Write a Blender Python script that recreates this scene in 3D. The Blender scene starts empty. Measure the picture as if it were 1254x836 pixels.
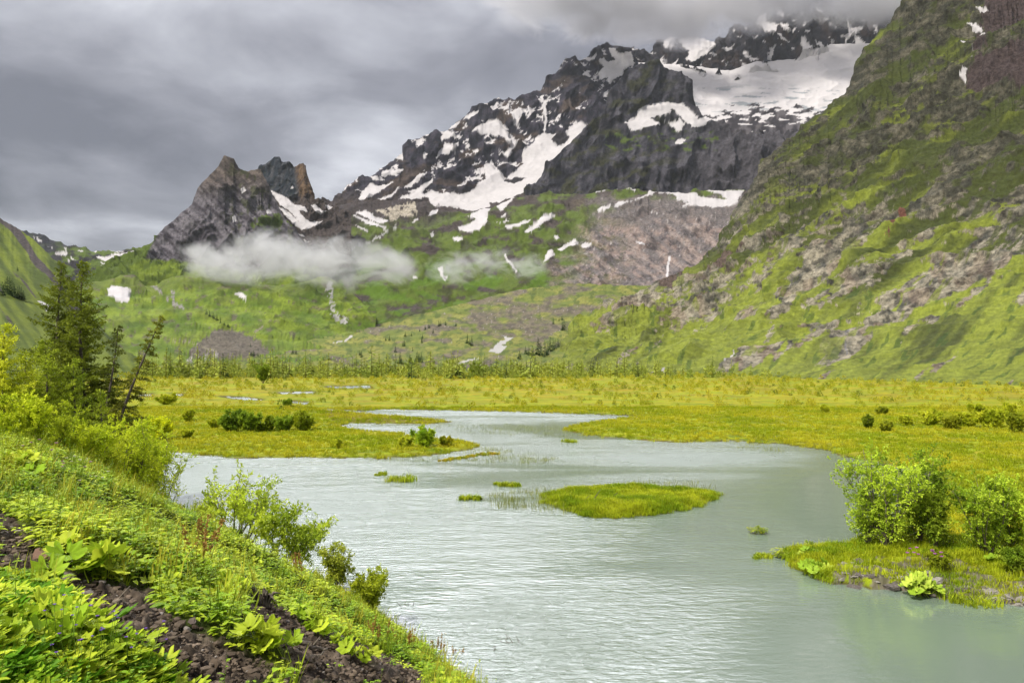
import bpy, math, random
import numpy as np
from mathutils import Vector, Matrix

SC = bpy.context.scene
COL = SC.collection
R = math.radians
F, CX, HY, CZ = 975.0, 627.0, 438.0, 9.0      # focal length in photo pixels, principal column, horizon row, eye height
f32 = np.float32

# ------------------------------------------------------------------ numbers
def lin(c):
    c = np.asarray(c, float) / 255.0
    return np.where(c <= 0.04045, c / 12.92, ((c + 0.055) / 1.055) ** 2.4)
def alb(r, g, b, k=0.5):
    return (lin((r, g, b)) * k).astype(f32)
def sst(a, b, x):
    t = np.clip((x - a) / (b - a), 0, 1)
    return t * t * (3 - 2 * t)
def mixc(a, b, m):
    return a * (1 - m[:, None]) + b * m[:, None]

_G3 = np.array([[1,1,0],[-1,1,0],[1,-1,0],[-1,-1,0],[1,0,1],[-1,0,1],[1,0,-1],[-1,0,-1],
                [0,1,1],[0,-1,1],[0,1,-1],[0,-1,-1],[1,1,0],[-1,1,0],[0,-1,1],[0,-1,-1]], f32)
def _hash(i, j, k, seed):
    h = (i.astype(np.uint32) * np.uint32(374761393) + j.astype(np.uint32) * np.uint32(668265263)
         + k.astype(np.uint32) * np.uint32(2147483647 - 61) + np.uint32(seed * 7919 + 13))
    h = (h ^ (h >> np.uint32(13))) * np.uint32(1274126177)
    h = (h ^ (h >> np.uint32(15))) * np.uint32(2246822519)
    return (h ^ (h >> np.uint32(16)))
def noise3(x, y, z, seed=0):
    x = np.asarray(x, f32); y = np.asarray(y, f32); z = np.asarray(z, f32)
    x, y, z = np.broadcast_arrays(x, y, z)
    xi = np.floor(x).astype(np.int64); yi = np.floor(y).astype(np.int64); zi = np.floor(z).astype(np.int64)
    fx = x - xi; fy = y - yi; fz = z - zi
    u = fx*fx*fx*(fx*(fx*6-15)+10); v = fy*fy*fy*(fy*(fy*6-15)+10); w = fz*fz*fz*(fz*(fz*6-15)+10)
    out = 0
    for a in (0, 1):
        wa = u if a else 1 - u
        for b in (0, 1):
            wb = wa * (v if b else 1 - v)
            for c in (0, 1):
                g = _G3[_hash(xi + a, yi + b, zi + c, seed) & np.uint32(15)]
                out = out + wb * (w if c else 1 - w) * (g[..., 0]*(fx-a) + g[..., 1]*(fy-b) + g[..., 2]*(fz-c))
    return out.astype(f32)
def noise2(x, y, seed=0):
    x = np.asarray(x, f32); y = np.asarray(y, f32)
    x, y = np.broadcast_arrays(x, y)
    xi = np.floor(x).astype(np.int64); yi = np.floor(y).astype(np.int64)
    fx = x - xi; fy = y - yi
    u = fx*fx*fx*(fx*(fx*6-15)+10); v = fy*fy*fy*(fy*(fy*6-15)+10)
    zk = np.zeros_like(xi)
    out = 0
    for a in (0, 1):
        for b in (0, 1):
            an = (_hash(xi + a, yi + b, zk, seed) & np.uint32(1023)).astype(f32) * f32(2*np.pi/1024)
            out = out + (u if a else 1-u) * (v if b else 1-v) * (np.cos(an)*(fx-a) + np.sin(an)*(fy-b))
    return (out * 1.5).astype(f32)
def fbm2(x, y, o=5, seed=0, g=0.5):
    s, a = 0, 1.0
    for k in range(o):
        s = s + a * noise2(x * 2**k + 17.3*k, y * 2**k - 9.1*k, seed + k); a *= g
    return s
def fbm3(x, y, z, o=5, seed=0, g=0.5):
    s, a = 0, 1.0
    for k in range(o):
        m = 2.03**k
        s = s + a * noise3(x*m, y*m, z*m, seed + k); a *= g
    return s
def ridged3(x, y, z, o=5, seed=0, g=0.52):
    s, a, w = 0, 1.0, 1.0
    for k in range(o):
        m = 2.03**k
        n = 1 - np.abs(noise3(x*m, y*m, z*m, seed + k)) * 1.9
        n = n * n
        s = s + a * n * w
        w = np.clip(n * 1.6, 0, 1); a *= g
    return s - 0.85
def inpoly(x, y, poly):
    res = np.zeros(x.shape, bool)
    p = np.asarray(poly, f32)
    bb = np.nonzero((x >= p[:, 0].min()) & (x <= p[:, 0].max()) & (y >= p[:, 1].min()) & (y <= p[:, 1].max()))[0]
    if len(bb) == 0: return res
    xs, ys = x[bb], y[bb]; ins = np.zeros(len(bb), bool)
    for (x0, y0), (x1, y1) in zip(p, np.roll(p, -1, 0)):
        if y0 == y1: continue
        c = ((y0 > ys) != (y1 > ys)) & (xs < (x1 - x0) * (ys - y0) / (y1 - y0) + x0)
        ins ^= c
    res[bb] = ins
    return res
def online(x, y, pts, w):
    """distance test to a polyline of half width w"""
    d = np.full(x.shape, 1e9, f32)
    for (x0, y0), (x1, y1) in zip(pts[:-1], pts[1:]):
        dx, dy = x1 - x0, y1 - y0
        t = np.clip(((x - x0)*dx + (y - y0)*dy) / (dx*dx + dy*dy + 1e-9), 0, 1)
        d = np.minimum(d, np.hypot(x - x0 - t*dx, y - y0 - t*dy))
    return d < w
def segdist(x, y, pts, closed=True):
    d = np.full(x.shape, 1e9, f32)
    P = list(pts) + ([pts[0]] if closed else [])
    for (x0, y0), (x1, y1) in zip(P[:-1], P[1:]):
        dx, dy = x1 - x0, y1 - y0
        t = np.clip(((x - x0)*dx + (y - y0)*dy) / (dx*dx + dy*dy + 1e-9), 0, 1)
        d = np.minimum(d, np.hypot(x - x0 - t*dx, y - y0 - t*dy))
    return d
def zm(s, ox, oy, *polys):
    return [[(x/s + ox, y/s + oy) for x, y in p] for p in polys]

# ------------------------------------------------------------------ mesh + material helpers
def tag(o, label=None, cat=None, group=None, kind=None):
    if label: o['label'] = label
    if cat: o['category'] = cat
    if group: o['group'] = group
    if kind: o['kind'] = kind
    return o
def mesh_obj(name, V, faces_flat, sizes, mat, col=None, smooth=True, parent=None, mats=None, midx=None):
    """V (n,3); faces_flat loop indices; sizes loop counts per face (int or array)"""
    me = bpy.data.meshes.new(name)
    V = np.ascontiguousarray(V, f32); L = np.ascontiguousarray(faces_flat, np.int32).ravel()
    if np.isscalar(sizes): sizes = np.full(len(L)//sizes, sizes, np.int32)
    me.vertices.add(len(V)); me.vertices.foreach_set('co', V.ravel())
    me.loops.add(len(L)); me.loops.foreach_set('vertex_index', L)
    me.polygons.add(len(sizes))
    st = np.zeros(len(sizes), np.int32); st[1:] = np.cumsum(sizes)[:-1]
    me.polygons.foreach_set('loop_start', st)
    me.polygons.foreach_set('use_smooth', np.full(len(sizes), smooth, bool))
    if col is not None:
        a = me.color_attributes.new('col', 'FLOAT_COLOR', 'POINT')
        c = np.ones((len(V), 4), f32); c[:, :col.shape[1]] = col
        a.data.foreach_set('color', c.ravel())
    for m in (mats or [mat]): me.materials.append(m)
    if midx is not None: me.polygons.foreach_set('material_index', np.asarray(midx, np.int32))
    me.update(calc_edges=True)
    o = bpy.data.objects.new(name, me); COL.objects.link(o)
    if parent: o.parent = parent
    return o
def grid_faces(nr, nc):
    i = np.arange(nr*nc).reshape(nr, nc)
    return np.stack([i[:-1, :-1], i[:-1, 1:], i[1:, 1:], i[1:, :-1]], -1).reshape(-1)
def grid_normals(P):
    du = np.gradient(P, axis=1); dv = np.gradient(P, axis=0)
    n = np.cross(du, dv)
    n /= np.linalg.norm(n, axis=2, keepdims=True) + 1e-9
    return n
def new_mat(name):
    m = bpy.data.materials.new(name); m.use_nodes = True
    nt = m.node_tree; b = nt.nodes['Principled BSDF']
    return m, nt, b
def ND(nt, typ, **kw):
    n = nt.nodes.new(typ)
    for k, v in kw.items():
        if k in n.inputs: n.inputs[k].default_value = v
        else: setattr(n, k, v)
    return n
def terrain_mat(name, wl, var=0.5, bump=0.6, rough=0.95):
    """albedo from the surface's own colour attribute, broken up by two octave noises of wavelength wl metres"""
    m, nt, b = new_mat(name); L = nt.links.new
    at = ND(nt, 'ShaderNodeVertexColor', layer_name='col')
    tc = ND(nt, 'ShaderNodeTexCoord')
    n1 = ND(nt, 'ShaderNodeTexNoise', Scale=1.0/wl, Detail=7.0, Roughness=0.75)
    L(tc.outputs['Object'], n1.inputs['Vector'])
    mr = ND(nt, 'ShaderNodeMapRange'); mr.inputs['From Min'].default_value = 0.3; mr.inputs['From Max'].default_value = 0.7
    mr.inputs['To Min'].default_value = 1 - var; mr.inputs['To Max'].default_value = 1 + var
    L(n1.outputs['Fac'], mr.inputs['Value'])
    va = ND(nt, 'ShaderNodeMix', data_type='FLOAT'); L(at.outputs['Alpha'], va.inputs[0]); va.inputs[2].default_value = 1.0; L(mr.outputs['Result'], va.inputs[3])
    mx = ND(nt, 'ShaderNodeVectorMath', operation='SCALE')
    L(at.outputs['Color'], mx.inputs[0]); L(va.outputs[0], mx.inputs['Scale'])
    L(mx.outputs['Vector'], b.inputs['Base Color'])
    bp = ND(nt, 'ShaderNodeBump', Distance=wl*0.5)
    bs = ND(nt, 'ShaderNodeMath', operation='MULTIPLY'); L(at.outputs['Alpha'], bs.inputs[0]); bs.inputs[1].default_value = bump; L(bs.outputs[0], bp.inputs['Strength'])
    L(n1.outputs['Fac'], bp.inputs['Height']); L(bp.outputs['Normal'], b.inputs['Normal'])
    b.inputs['Roughness'].default_value = rough
    b.inputs['Specular IOR Level'].default_value = 0.15
    return m

# ------------------------------------------------------------------ camera, light, sky
cam = bpy.data.cameras.new('camera'); co = bpy.data.objects.new('camera', cam); COL.objects.link(co)
co.location = (0, 0, CZ); co.rotation_euler = (R(90), 0, 0)
cam.sensor_width = 36; cam.lens = 36*F/1254; cam.shift_y = (HY - 418)/1254
cam.clip_start = 0.1; cam.clip_end = 60000
SC.camera = co

SUN_AZ, SUN_EL = R(225), R(52)     # compass-like angle of the sun seen from above, measured from +Y clockwise: behind left
sd = Vector((math.sin(SUN_AZ)*math.cos(SUN_EL), math.cos(SUN_AZ)*math.cos(SUN_EL), math.sin(SUN_EL)))
sl = bpy.data.lights.new('sun', 'SUN'); so = bpy.data.objects.new('sun', sl); COL.objects.link(so)
so.rotation_euler = sd.to_track_quat('Z', 'Y').to_euler(); so.location = sd*3000
sl.energy = 2.7; sl.angle = R(9); sl.color = (1.0, 0.94, 0.82)

def make_world():
    w = bpy.data.worlds.new('World'); SC.world = w; w.use_nodes = True
    nt = w.node_tree; L = nt.links.new
    bg = nt.nodes['Background']; bg.inputs['Strength'].default_value = 0.1
    sky = ND(nt, 'ShaderNodeTexSky'); sky.sky_type = 'NISHITA'; sky.sun_disc = False
    sky.sun_elevation = SUN_EL; sky.sun_rotation = SUN_AZ
    tc = ND(nt, 'ShaderNodeTexCoord')
    sep = ND(nt, 'ShaderNodeSeparateXYZ'); L(tc.outputs['Generated'], sep.inputs[0])
    def M(op, a, b=None, c=None):
        n = ND(nt, 'ShaderNodeMath', operation=op)
        for i, v in enumerate((a, b, c)):
            if v is None: continue
            if isinstance(v, (int, float)): n.inputs[i].default_value = v
            else: L(v, n.inputs[i])
        return n.outputs[0]
    x, y, z = sep.outputs
    zz = M('ADD', M('MAXIMUM', z, 0.0), 0.22)
    cx = M('DIVIDE', x, zz); cy = M('DIVIDE', y, zz)
    cb = ND(nt, 'ShaderNodeCombineXYZ'); L(cx, cb.inputs[0]); L(cy, cb.inputs[1])
    n1 = ND(nt, 'ShaderNodeTexNoise', Scale=0.85, Detail=7.0, Roughness=0.52, Distortion=0.5); L(cb.outputs[0], n1.inputs['Vector'])
    n2 = ND(nt, 'ShaderNodeTexNoise', Scale=2.6, Detail=6.0, Roughness=0.55, Distortion=0.3); L(cb.outputs[0], n2.inputs['Vector'])
    f = M('ADD', M('ADD', M('MULTIPLY', n1.outputs['Fac'], 1.15), M('MULTIPLY', n2.outputs['Fac'], 0.85)), -0.48)      # about 0.55 mean
    # broad lobes of thicker and thinner cloud, each at its own direction in the sky
    def lobe(px, py, wx, wy, amp):
        d = Vector(((px-CX)/F, 1, (HY-py)/F))
        a0, e0 = d.x, d.z
        ax = M('DIVIDE', x, M('MAXIMUM', y, 0.05)); ez = M('DIVIDE', z, M('MAXIMUM', y, 0.05))
        u = M('MULTIPLY', M('SUBTRACT', ax, a0), F/wx); v = M('MULTIPLY', M('SUBTRACT', ez, e0), F/wy)
        r2 = M('ADD', M('MULTIPLY', u, u), M('MULTIPLY', v, v))
        return M('MULTIPLY', M('EXPONENT', M('MULTIPLY', r2, -1.0)), amp)
    for a in LOBES: f = M('ADD', f, lobe(*a))
    rp = ND(nt, 'ShaderNodeValToRGB'); cr = rp.color_ramp
    L(f, rp.inputs['Fac'])
    for i, (p, c) in enumerate(SKY_RAMP):
        e = cr.elements[i] if i < 2 else cr.elements.new(p)
        e.position = p; e.color = (*c, 1)
    # overcast skies brighten towards the zenith
    mrz = ND(nt, 'ShaderNodeMapRange', interpolation_type='SMOOTHSTEP'); L(z, mrz.inputs['Value'])
    mrz.inputs['From Min'].default_value = 0.38; mrz.inputs['From Max'].default_value = 0.66
    mrz.inputs['To Min'].default_value = 1.0; mrz.inputs['To Max'].default_value = ZENITH
    sc = ND(nt, 'ShaderNodeVectorMath', operation='SCALE'); L(rp.outputs['Color'], sc.inputs[0])
    glow = M('ADD', M('ADD', lobe(330, -340, 560, 150, 28.0), lobe(760, -420, 500, 200, 1.5)), 1.0)      # added bright sky patches above the view, to whiten the lake's reflections
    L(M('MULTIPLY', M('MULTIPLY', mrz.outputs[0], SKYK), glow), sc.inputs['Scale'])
    mx = ND(nt, 'ShaderNodeMix', data_type='RGBA'); mx.inputs[0].default_value = 0.93
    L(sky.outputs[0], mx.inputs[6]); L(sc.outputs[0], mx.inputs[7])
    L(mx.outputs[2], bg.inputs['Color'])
LOBES = [(-20,150,280,80,-0.26), (160,250,160,30,-0.05), (640,95,230,55,-0.22), (330,100,170,60,0.16), (540,190,170,45,0.13),
         (40,275,110,20,0.16), (250,210,200,50,-0.02), (700,20,300,40,-0.05), (200,10,250,40,0.03)]
SKY_RAMP = [(0.22, (0.115,0.112,0.130)), (0.85, (0.70,0.70,0.74)), (0.45, (0.235,0.232,0.258)), (0.62, (0.40,0.402,0.435))]
ZENITH, SKYK = 1.4, 6.0
make_world()

# ------------------------------------------------------------------ lofted mountainsides
# every mountainside is a surface swept through rails (foot ... ridge), each rail a line of (column, row, metres ahead)
BX = [None, None]                       # columns and rows of the surface before it is roughened
def interp_rail(rail, xs):
    r = np.array(rail, float)
    return np.interp(xs, r[:, 0], r[:, 1]), np.interp(xs, r[:, 0], r[:, 2])
def smooth_cols(a, k):
    if k < 2: return a
    ker = np.hanning(2*k + 1); ker /= ker.sum()
    return np.convolve(np.pad(a, k, mode='edge'), ker, 'valid')
def loft(name, rails, x0, x1, paint, amp, wl, step=1.0, rowstep=0.9, vstretch=1.0, seed=1, jag=1.5, ridgeamp=0.5,
         matvar=0.65, bump=0.8, back=0.22, flat=None, matwl=None, ridged=True, label='', cat='', tsm=5, big=None):
    xs = np.arange(x0, x1 + step, step)
    ys, ds = [], []
    for k, r in enumerate(rails):
        y, d = interp_rail(r, xs)
        last = k == len(rails) - 1
        y = smooth_cols(y, 1 if last else 8); d = smooth_cols(d, 12)
        if last and jag: y = y - jag * (fbm2(xs/9.0, xs*0 + seed, 4, seed) + np.abs(noise2(xs/4.0, xs*0+5.5, seed+9))*0.6)
        ys.append(y); ds.append(d)
    Yr, Dr, T = [], [], []
    for k in range(len(rails) - 1):
        gap = np.percentile(np.abs(ys[k] - ys[k+1]), 80)
        n = max(6, int(gap / rowstep))
        for i in range(n + (k == len(rails) - 2)):
            t = i / n
            Yr.append(ys[k]*(1-t) + ys[k+1]*t); Dr.append(ds[k]*(1-t) + ds[k+1]*t); T.append((k + t)/(len(rails)-1))
    Y = np.array(Yr); D = np.array(Dr); T = np.array(T)
    if tsm:                                        # round the kinks at the inner rails
        ker = np.hanning(2*tsm+1); ker /= ker.sum()
        def sm(A):
            p = np.pad(A, ((tsm, tsm), (0, 0)), mode='reflect', reflect_type='odd')
            return sum(ker[i]*p[i:i+len(A)] for i in range(2*tsm+1))
        Y2, D2 = sm(Y), sm(D); Y, D = Y2, D2
    nr, nc = Y.shape
    P = np.stack([(xs[None, :] - CX)/F*D, D, CZ + (HY - Y)/F*D], -1)
    N = grid_normals(P); N = np.where(N[..., 2:3] < 0, -N, N)
    s = wl
    q = (P / s).astype(f32)
    if ridged: h = ridged3(q[..., 0], q[..., 1], q[..., 2]/vstretch, 7, seed)
    else: h = fbm3(q[..., 0], q[..., 1], q[..., 2]/vstretch, 7, seed, 0.48)
    env = np.where(T < 0.85, 1.0, 1 - (1-ridgeamp)*(T-0.85)/0.15)[:, None]
    lift = amp(xs[None, :], Y, T[:, None]) if callable(amp) else amp
    BX[0] = np.broadcast_to(xs[None, :], Y.shape).ravel().astype(f32); BX[1] = Y.ravel().astype(f32)
    if flat:
        fm = np.zeros(Y.size, bool)
        for p in flat: fm |= inpoly(BX[0], BX[1], p)
        fm = fm.reshape(Y.shape).astype(float)
        for ax in (0, 1):
            for _ in range(4): fm = (np.roll(fm, 1, ax) + 2*fm + np.roll(fm, -1, ax))/4
        lift = lift * (1 - 0.8*fm)
    disp = h*lift
    if big: disp = disp + big[0]*(ridged3(P[..., 0]/big[1], P[..., 1]/big[1], P[..., 2]/big[1], 3, seed + 50))*(lift/np.max(lift))
    P = P + N * (disp * env * (D/F))[..., None]
    N = grid_normals(P); N = np.where(N[..., 2:3] < 0, -N, N)
    PX = CX + P[..., 0]/P[..., 1]*F; PY = HY - (P[..., 2]-CZ)/P[..., 1]*F
    C = paint(PX.ravel().astype(f32), PY.ravel().astype(f32), P.reshape(-1, 3), N.reshape(-1, 3), h.ravel(),
              np.repeat(T, nc).astype(f32)).reshape(nr, nc, 3)
    # far side of the ridge
    top = P[-1]; hgt = top[:, 2].max()
    bk = []
    for t in (0.15, 0.4, 1.0):
        b = top.copy(); b[:, :2] *= 1 + back*t; b[:, 2] = top[:, 2]*(1-t) - 30*t
        bk.append(b)
    V = np.concatenate([P.reshape(-1, 3)] + bk); Cc = np.concatenate([C.reshape(-1, 3)] + [C[-1]]*3)
    Cc = np.concatenate([Cc, np.where(Cc.min(1, keepdims=True) > 0.3, 0.12, np.where(Cc[:, 1:2] > 1.12*Cc[:, 0:1], 0.45, 1.0))], 1)
    m = terrain_mat(name + '_surface', matwl or wl*0.12, matvar, bump)
    o = mesh_obj(name, V, grid_faces(nr + 3, nc), 4, m, Cc)
    tag(o, label, cat, kind='structure')
    return o

SNOW = alb(236, 232, 236, 0.56); ICE = alb(165, 178, 186, 0.6)
def wob(px, py, seed=0, a=2.0):
    return (px + a*fbm2(px/7, py/7, 4, seed+40), py + a*0.8*fbm2(px/7, py/7, 4, seed+60))
def put(C, px, py, polys, colr, seed=0, a=2.0, clumps=0.0):
    x, y = wob(px, py, seed, a)
    m = np.zeros(px.shape, bool)
    for p in polys: m |= inpoly(x, y, p)
    if clumps: m &= fbm2(px/10, py/6, 3, seed+77) < clumps
    C[m] = colr * (0.93 + 0.07*np.clip(fbm2(px[m]/14, py[m]/8, 3, seed), -1, 1))[:, None]
    return C
def putline(C, px, py, lines, w, colr, seed=0, a=1.5, gaps=None):
    x, y = wob(px, py, seed, a)
    for l in lines:
        m = online(x, y, l, w)
        if gaps is not None: m &= fbm2(px/5, py/5, 2, seed+3) < gaps
        C[m] = colr
    return C

# ---- snow outlines
S_A = zm(4.18, 400, 100,
 [(155,607),(185,560),(225,520),(260,535),(345,515),(240,580),(205,600)], [(220,480),(265,485),(300,500),(260,510),(235,505)],
 [(275,485),(300,465),(395,440),(365,478),(300,485)], [(280,460),(345,447),(300,470),(280,474)],
 [(255,600),(300,590),(380,540),(330,590),(300,602)], [(400,545),(450,490),(520,458),(490,490),(430,540)],
 [(365,600),(430,570),(500,520),(555,490),(540,515),(490,560),(500,575),(540,560),(600,570),(700,575),(760,545),(790,505),(836,490),(836,640),(780,660),(720,660),(640,640),(600,640),(560,640),(530,625),(520,590),(440,600)],
 [(555,395),(590,340),(600,310),(640,320),(680,310),(660,340),(620,370),(590,370)], [(590,290),(600,255),(650,250),(655,270),(625,290)],
 [(600,250),(640,220),(695,200),(660,235),(630,245)], [(700,190),(730,165),(785,140),(770,165),(730,190)],
 [(740,255),(770,225),(836,205),(836,270),(800,265),(790,245)], [(490,390),(500,355),(520,370),(505,395)],
 [(705,345),(720,320),(738,318),(725,342)], [(500,270),(520,262),(525,270),(505,282)]) + zm(4.18, 580, 40,
 [(0,500),(30,470),(120,440),(170,490),(180,520),(215,545),(235,540),(190,620),(175,640),(130,600),(160,610),(195,580),(160,540),(130,520),(120,535),(60,505),(45,525)],
 [(190,410),(230,378),(270,395),(240,430),(225,470),(260,500),(215,480),(200,440)], [(275,385),(285,372),(300,390),(318,380),(290,430)],
 [(360,355),(372,352),(380,430),(370,500),(358,515),(362,430),(350,410)],
 [(310,540),(360,515),(420,520),(405,545),(430,575),(480,560),(490,535),(470,500),(540,455),(575,475),(540,530),(480,600),(400,700),(380,760),(300,800),(200,840),(130,870),(0,870),(0,800),(60,750),(55,680),(90,655),(110,690),(165,745),(210,710),(250,670),(250,600),(310,560)],
 [(560,195),(590,210),(600,230),(570,220)], [(500,135),(535,172),(520,165)], [(545,135),(600,125),(630,105),(640,115),(595,150)],
 [(630,205),(660,180),(640,140),(660,125),(690,150),(720,140),(690,80),(720,75),(740,110),(800,95),(825,160),(770,190),(770,215),(720,235),(700,265),(680,245),(690,225),(650,240)])
R_A = zm(4.18, 580, 40, [(400,545),(440,505),(490,535),(470,560),(430,575)], [(150,760),(210,740),(270,745),(210,775)], [(450,560),(465,535),(470,560)])
S_B = zm(4.18, 740, 0, [(310,245),(300,210),(340,180),(365,190),(360,240)], [(385,205),(450,185),(540,190),(580,225),(520,280),(460,320),(420,300),(440,260),(400,240)],
 [(285,310),(310,300),(310,335),(290,325)], [(345,330),(375,305),(370,335),(350,345)], [(350,365),(380,360),(375,375)], [(595,240),(630,240),(650,260),(610,262)],
 [(710,260),(780,310),(770,320),(720,280)], [(465,355),(500,310),(485,345)], [(690,310),(735,335),(715,340)]) + zm(4.18, 900, 0,
 [(110,110),(130,75),(155,75),(165,110),(200,115),(225,130),(195,175),(150,150)], [(205,35),(220,45),(255,100),(225,70)], [(225,120),(270,120),(290,160),(250,150)],
 [(215,170),(235,175),(285,225),(240,200)], [(165,305),(180,250),(210,235),(205,260),(185,310)], [(340,185),(350,180),(375,225),(405,240),(350,265),(340,230)],
 [(410,210),(430,215),(475,250),(515,265),(500,275),(440,245)], [(555,225),(580,150),(575,60),(600,140),(660,140),(620,180),(665,220),(640,245),(620,250),(600,160),(590,190),(560,240)],
 [(690,40),(715,35),(705,65)], [(40,260),(55,265),(110,315),(75,310)], [(345,130),(365,120),(355,140)], [(380,35),(400,60),(385,60)], [(405,40),(430,40),(465,65),(430,60)])
S_E = zm(4.18, 740, 0, [(105,625),(165,600),(165,560),(240,535),(290,522),(400,530),(440,560),(480,610),(560,590),(520,640),(460,655),(400,610),(350,560),(340,575),(250,600),(240,605),(290,635),(145,670)],
 [(310,620),(360,630),(385,605),(410,640),(400,670),(370,670)], [(360,735),(380,708),(420,710),(400,740)])
S_G = zm(4.18, 400, 100, [(150,665),(200,660),(250,690),(330,715),(270,725),(210,700)], [(135,680),(200,705),(310,745),(300,752),(200,725)], [(147,732),(230,770),(200,770)],
 [(90,685),(120,698),(110,703),(92,695)], [(665,745),(720,735),(770,700),(720,690),(790,650),(836,635),(820,720),(780,760),(700,768)], [(525,780),(540,768),(550,785),(535,797)],
 [(643,800),(670,793),(705,805),(680,818),(650,812)], [(435,712),(470,700),(475,708),(445,718)], [(520,690),(545,655),(575,655),(560,680)], [(0,630),(35,645),(0,660)]) + zm(4.18, 640, 180,
 [(362,215),(430,207),(435,215),(375,235)], [(460,210),(530,192),(575,200),(578,225),(550,205),(480,215)], [(370,330),(400,305),(450,298),(440,315),(395,333)],
 [(465,315),(480,280),(560,275),(640,240),(650,218),(760,220),(800,220),(840,240),(890,230),(900,250),(1000,265),(1050,270),(1010,240),(920,220),(960,212),(1060,225),(1130,222),(1090,295),(1000,310),(880,300),(815,298),(850,285),(790,265),(770,240),(680,230),(600,265),(540,285)],
 [(0,435),(60,395),(110,345),(140,340),(170,350),(110,385),(50,425)], [(0,375),(45,372),(0,400)], [(165,450),(185,448),(190,468),(172,475)],
 [(180,525),(220,495),(270,470),(290,495),(230,510),(200,532)], [(295,505),(320,488),(355,492),(340,512),(310,515)], [(108,585),(130,530),(150,520),(162,550),(130,575)],
 [(572,475),(610,490),(628,500),(605,503)], [(655,330),(695,338),(690,345)], [(275,720),(300,715),(312,735),(295,770),(280,750)]) + zm(4.823, 400, 240,
 [(1000,45),(1060,20),(1110,0),(1080,40),(1035,90),(1015,85)], [(1050,180),(1100,165),(1210,140),(1180,160),(1070,195)], [(1160,210),(1254,160),(1254,185),(1175,215)],
 [(1025,120),(1055,100),(1060,112),(1035,132)], [(1000,155),(1040,150),(1090,135),(1050,160)], [(1045,335),(1075,370),(1130,450),(1120,450),(1060,375)],
 [(655,425),(690,415),(690,470),(715,480),(700,498),(675,470)], [(508,475),(530,470),(540,485),(515,490)])
S_Gb = zm(4.18, 400, 100, [(255,660),(300,650),(380,630),(440,618),(470,670),(430,685),(370,690),(370,710),(330,710)])
S_H = zm(4.18, 0, 250, [(550,430),(570,418),(650,425),(670,445),(655,500),(620,500),(590,485),(555,470)]) + zm(2.786, 0, 150, [(795,580),(820,580),(848,595),(840,605),(805,590)], [(868,515),(880,500),(900,515)])
S_P = zm(4.916, 170, 180, [(615,250),(635,240),(645,265),(620,285)], [(565,415),(585,412),(585,450),(565,455)], [(765,385),(785,372),(800,395),(775,400)])
S_Q = zm(4.916, 170, 180, [(790,260),(840,280),(900,310),(940,345),(1000,360),(1020,390),(960,380),(1000,430),(1030,450),(1110,445),(1080,465),(1030,490),(980,500),(930,460),(880,410),(840,360),(870,370),(930,420),(970,460),(900,380),(850,350)],
 [(1035,350),(1060,345),(1100,380),(1130,385),(1095,405),(1060,385)], [(1120,345),(1170,360),(1140,380)], [(905,255),(930,230),(935,250)], [(955,520),(985,525),(1000,540),(965,535)], [(990,550),(1035,575),(1010,575)], [(910,488),(935,490),(945,503)])
S_K = zm(4.18, 0, 250, [(275,255),(310,243),(350,238),(335,258),(290,262)], [(165,160),(215,185),(205,195),(180,180)], [(360,265),(385,285),(370,285)], [(340,285),(355,280),(360,297)],
 [(490,270),(560,265),(570,255),(640,250),(695,238),(680,250),(600,270),(540,290),(510,285)], [(515,300),(560,298),(600,295),(680,265),(650,280),(590,305),(540,315)],
 [(550,235),(630,238),(600,247)], [(470,240),(500,235),(490,250)], [(400,235),(430,238),(415,246)], [(325,225),(345,225),(335,232)], [(515,320),(540,320),(530,330)], [(235,215),(265,218),(262,224)])
S_R = zm(2.612, 780, 0, [(1047,55),(1075,58),(1110,70),(1070,75)], [(1085,30),(1120,20),(1105,35)], [(1030,240),(1060,225),(1045,245)], [(1030,115),(1045,110),(1040,122)])

# ---- palettes
ROCKD = alb(62, 58, 64); ROCKB = alb(44, 42, 50); ROCKG = alb(116, 111, 116); ROCKV = alb(86, 76, 78); ROCKT = alb(150, 138, 122)
GRASS1 = alb(134, 154, 54); GRASS2 = alb(100, 120, 46); GRASS3 = alb(76, 84, 46); SCREE = alb(98, 88, 86); PINK = alb(150, 126, 122)
YEL = alb(172, 178, 58)

def paint_pass(px, py, P, N, h, T):
    n = fbm2(px/22, py/8, 5, 3)
    C = mixc(GRASS2, ROCKD, sst(0.0, 0.35, n + (px < 100)*0.25))
    C = mixc(C, alb(60,62,72), sst(95, 60, px)*sst(318, 300, py)*0.8)
    return put(C, px, py, S_K, SNOW, 1, 1.2)
loft('distant_pass', [[(20,380,2600),(260,380,2600)], [(20,345,3300),(200,345,3100),(260,340,2900)],
      [(20,280,4300),(36,285,4300),(52,288,4300),(72,296,4200),(86,301,4100),(105,303,4000),(110,306,4000),(150,307,3800),(172,303,3600),(190,297,3300),(215,280,3000),(260,265,2900)]],
     20, 260, paint_pass, 5, 160, seed=4, jag=1.0, label='low distant saddle with snow patches between the green hill and the pyramid peak', cat='mountain')

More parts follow.
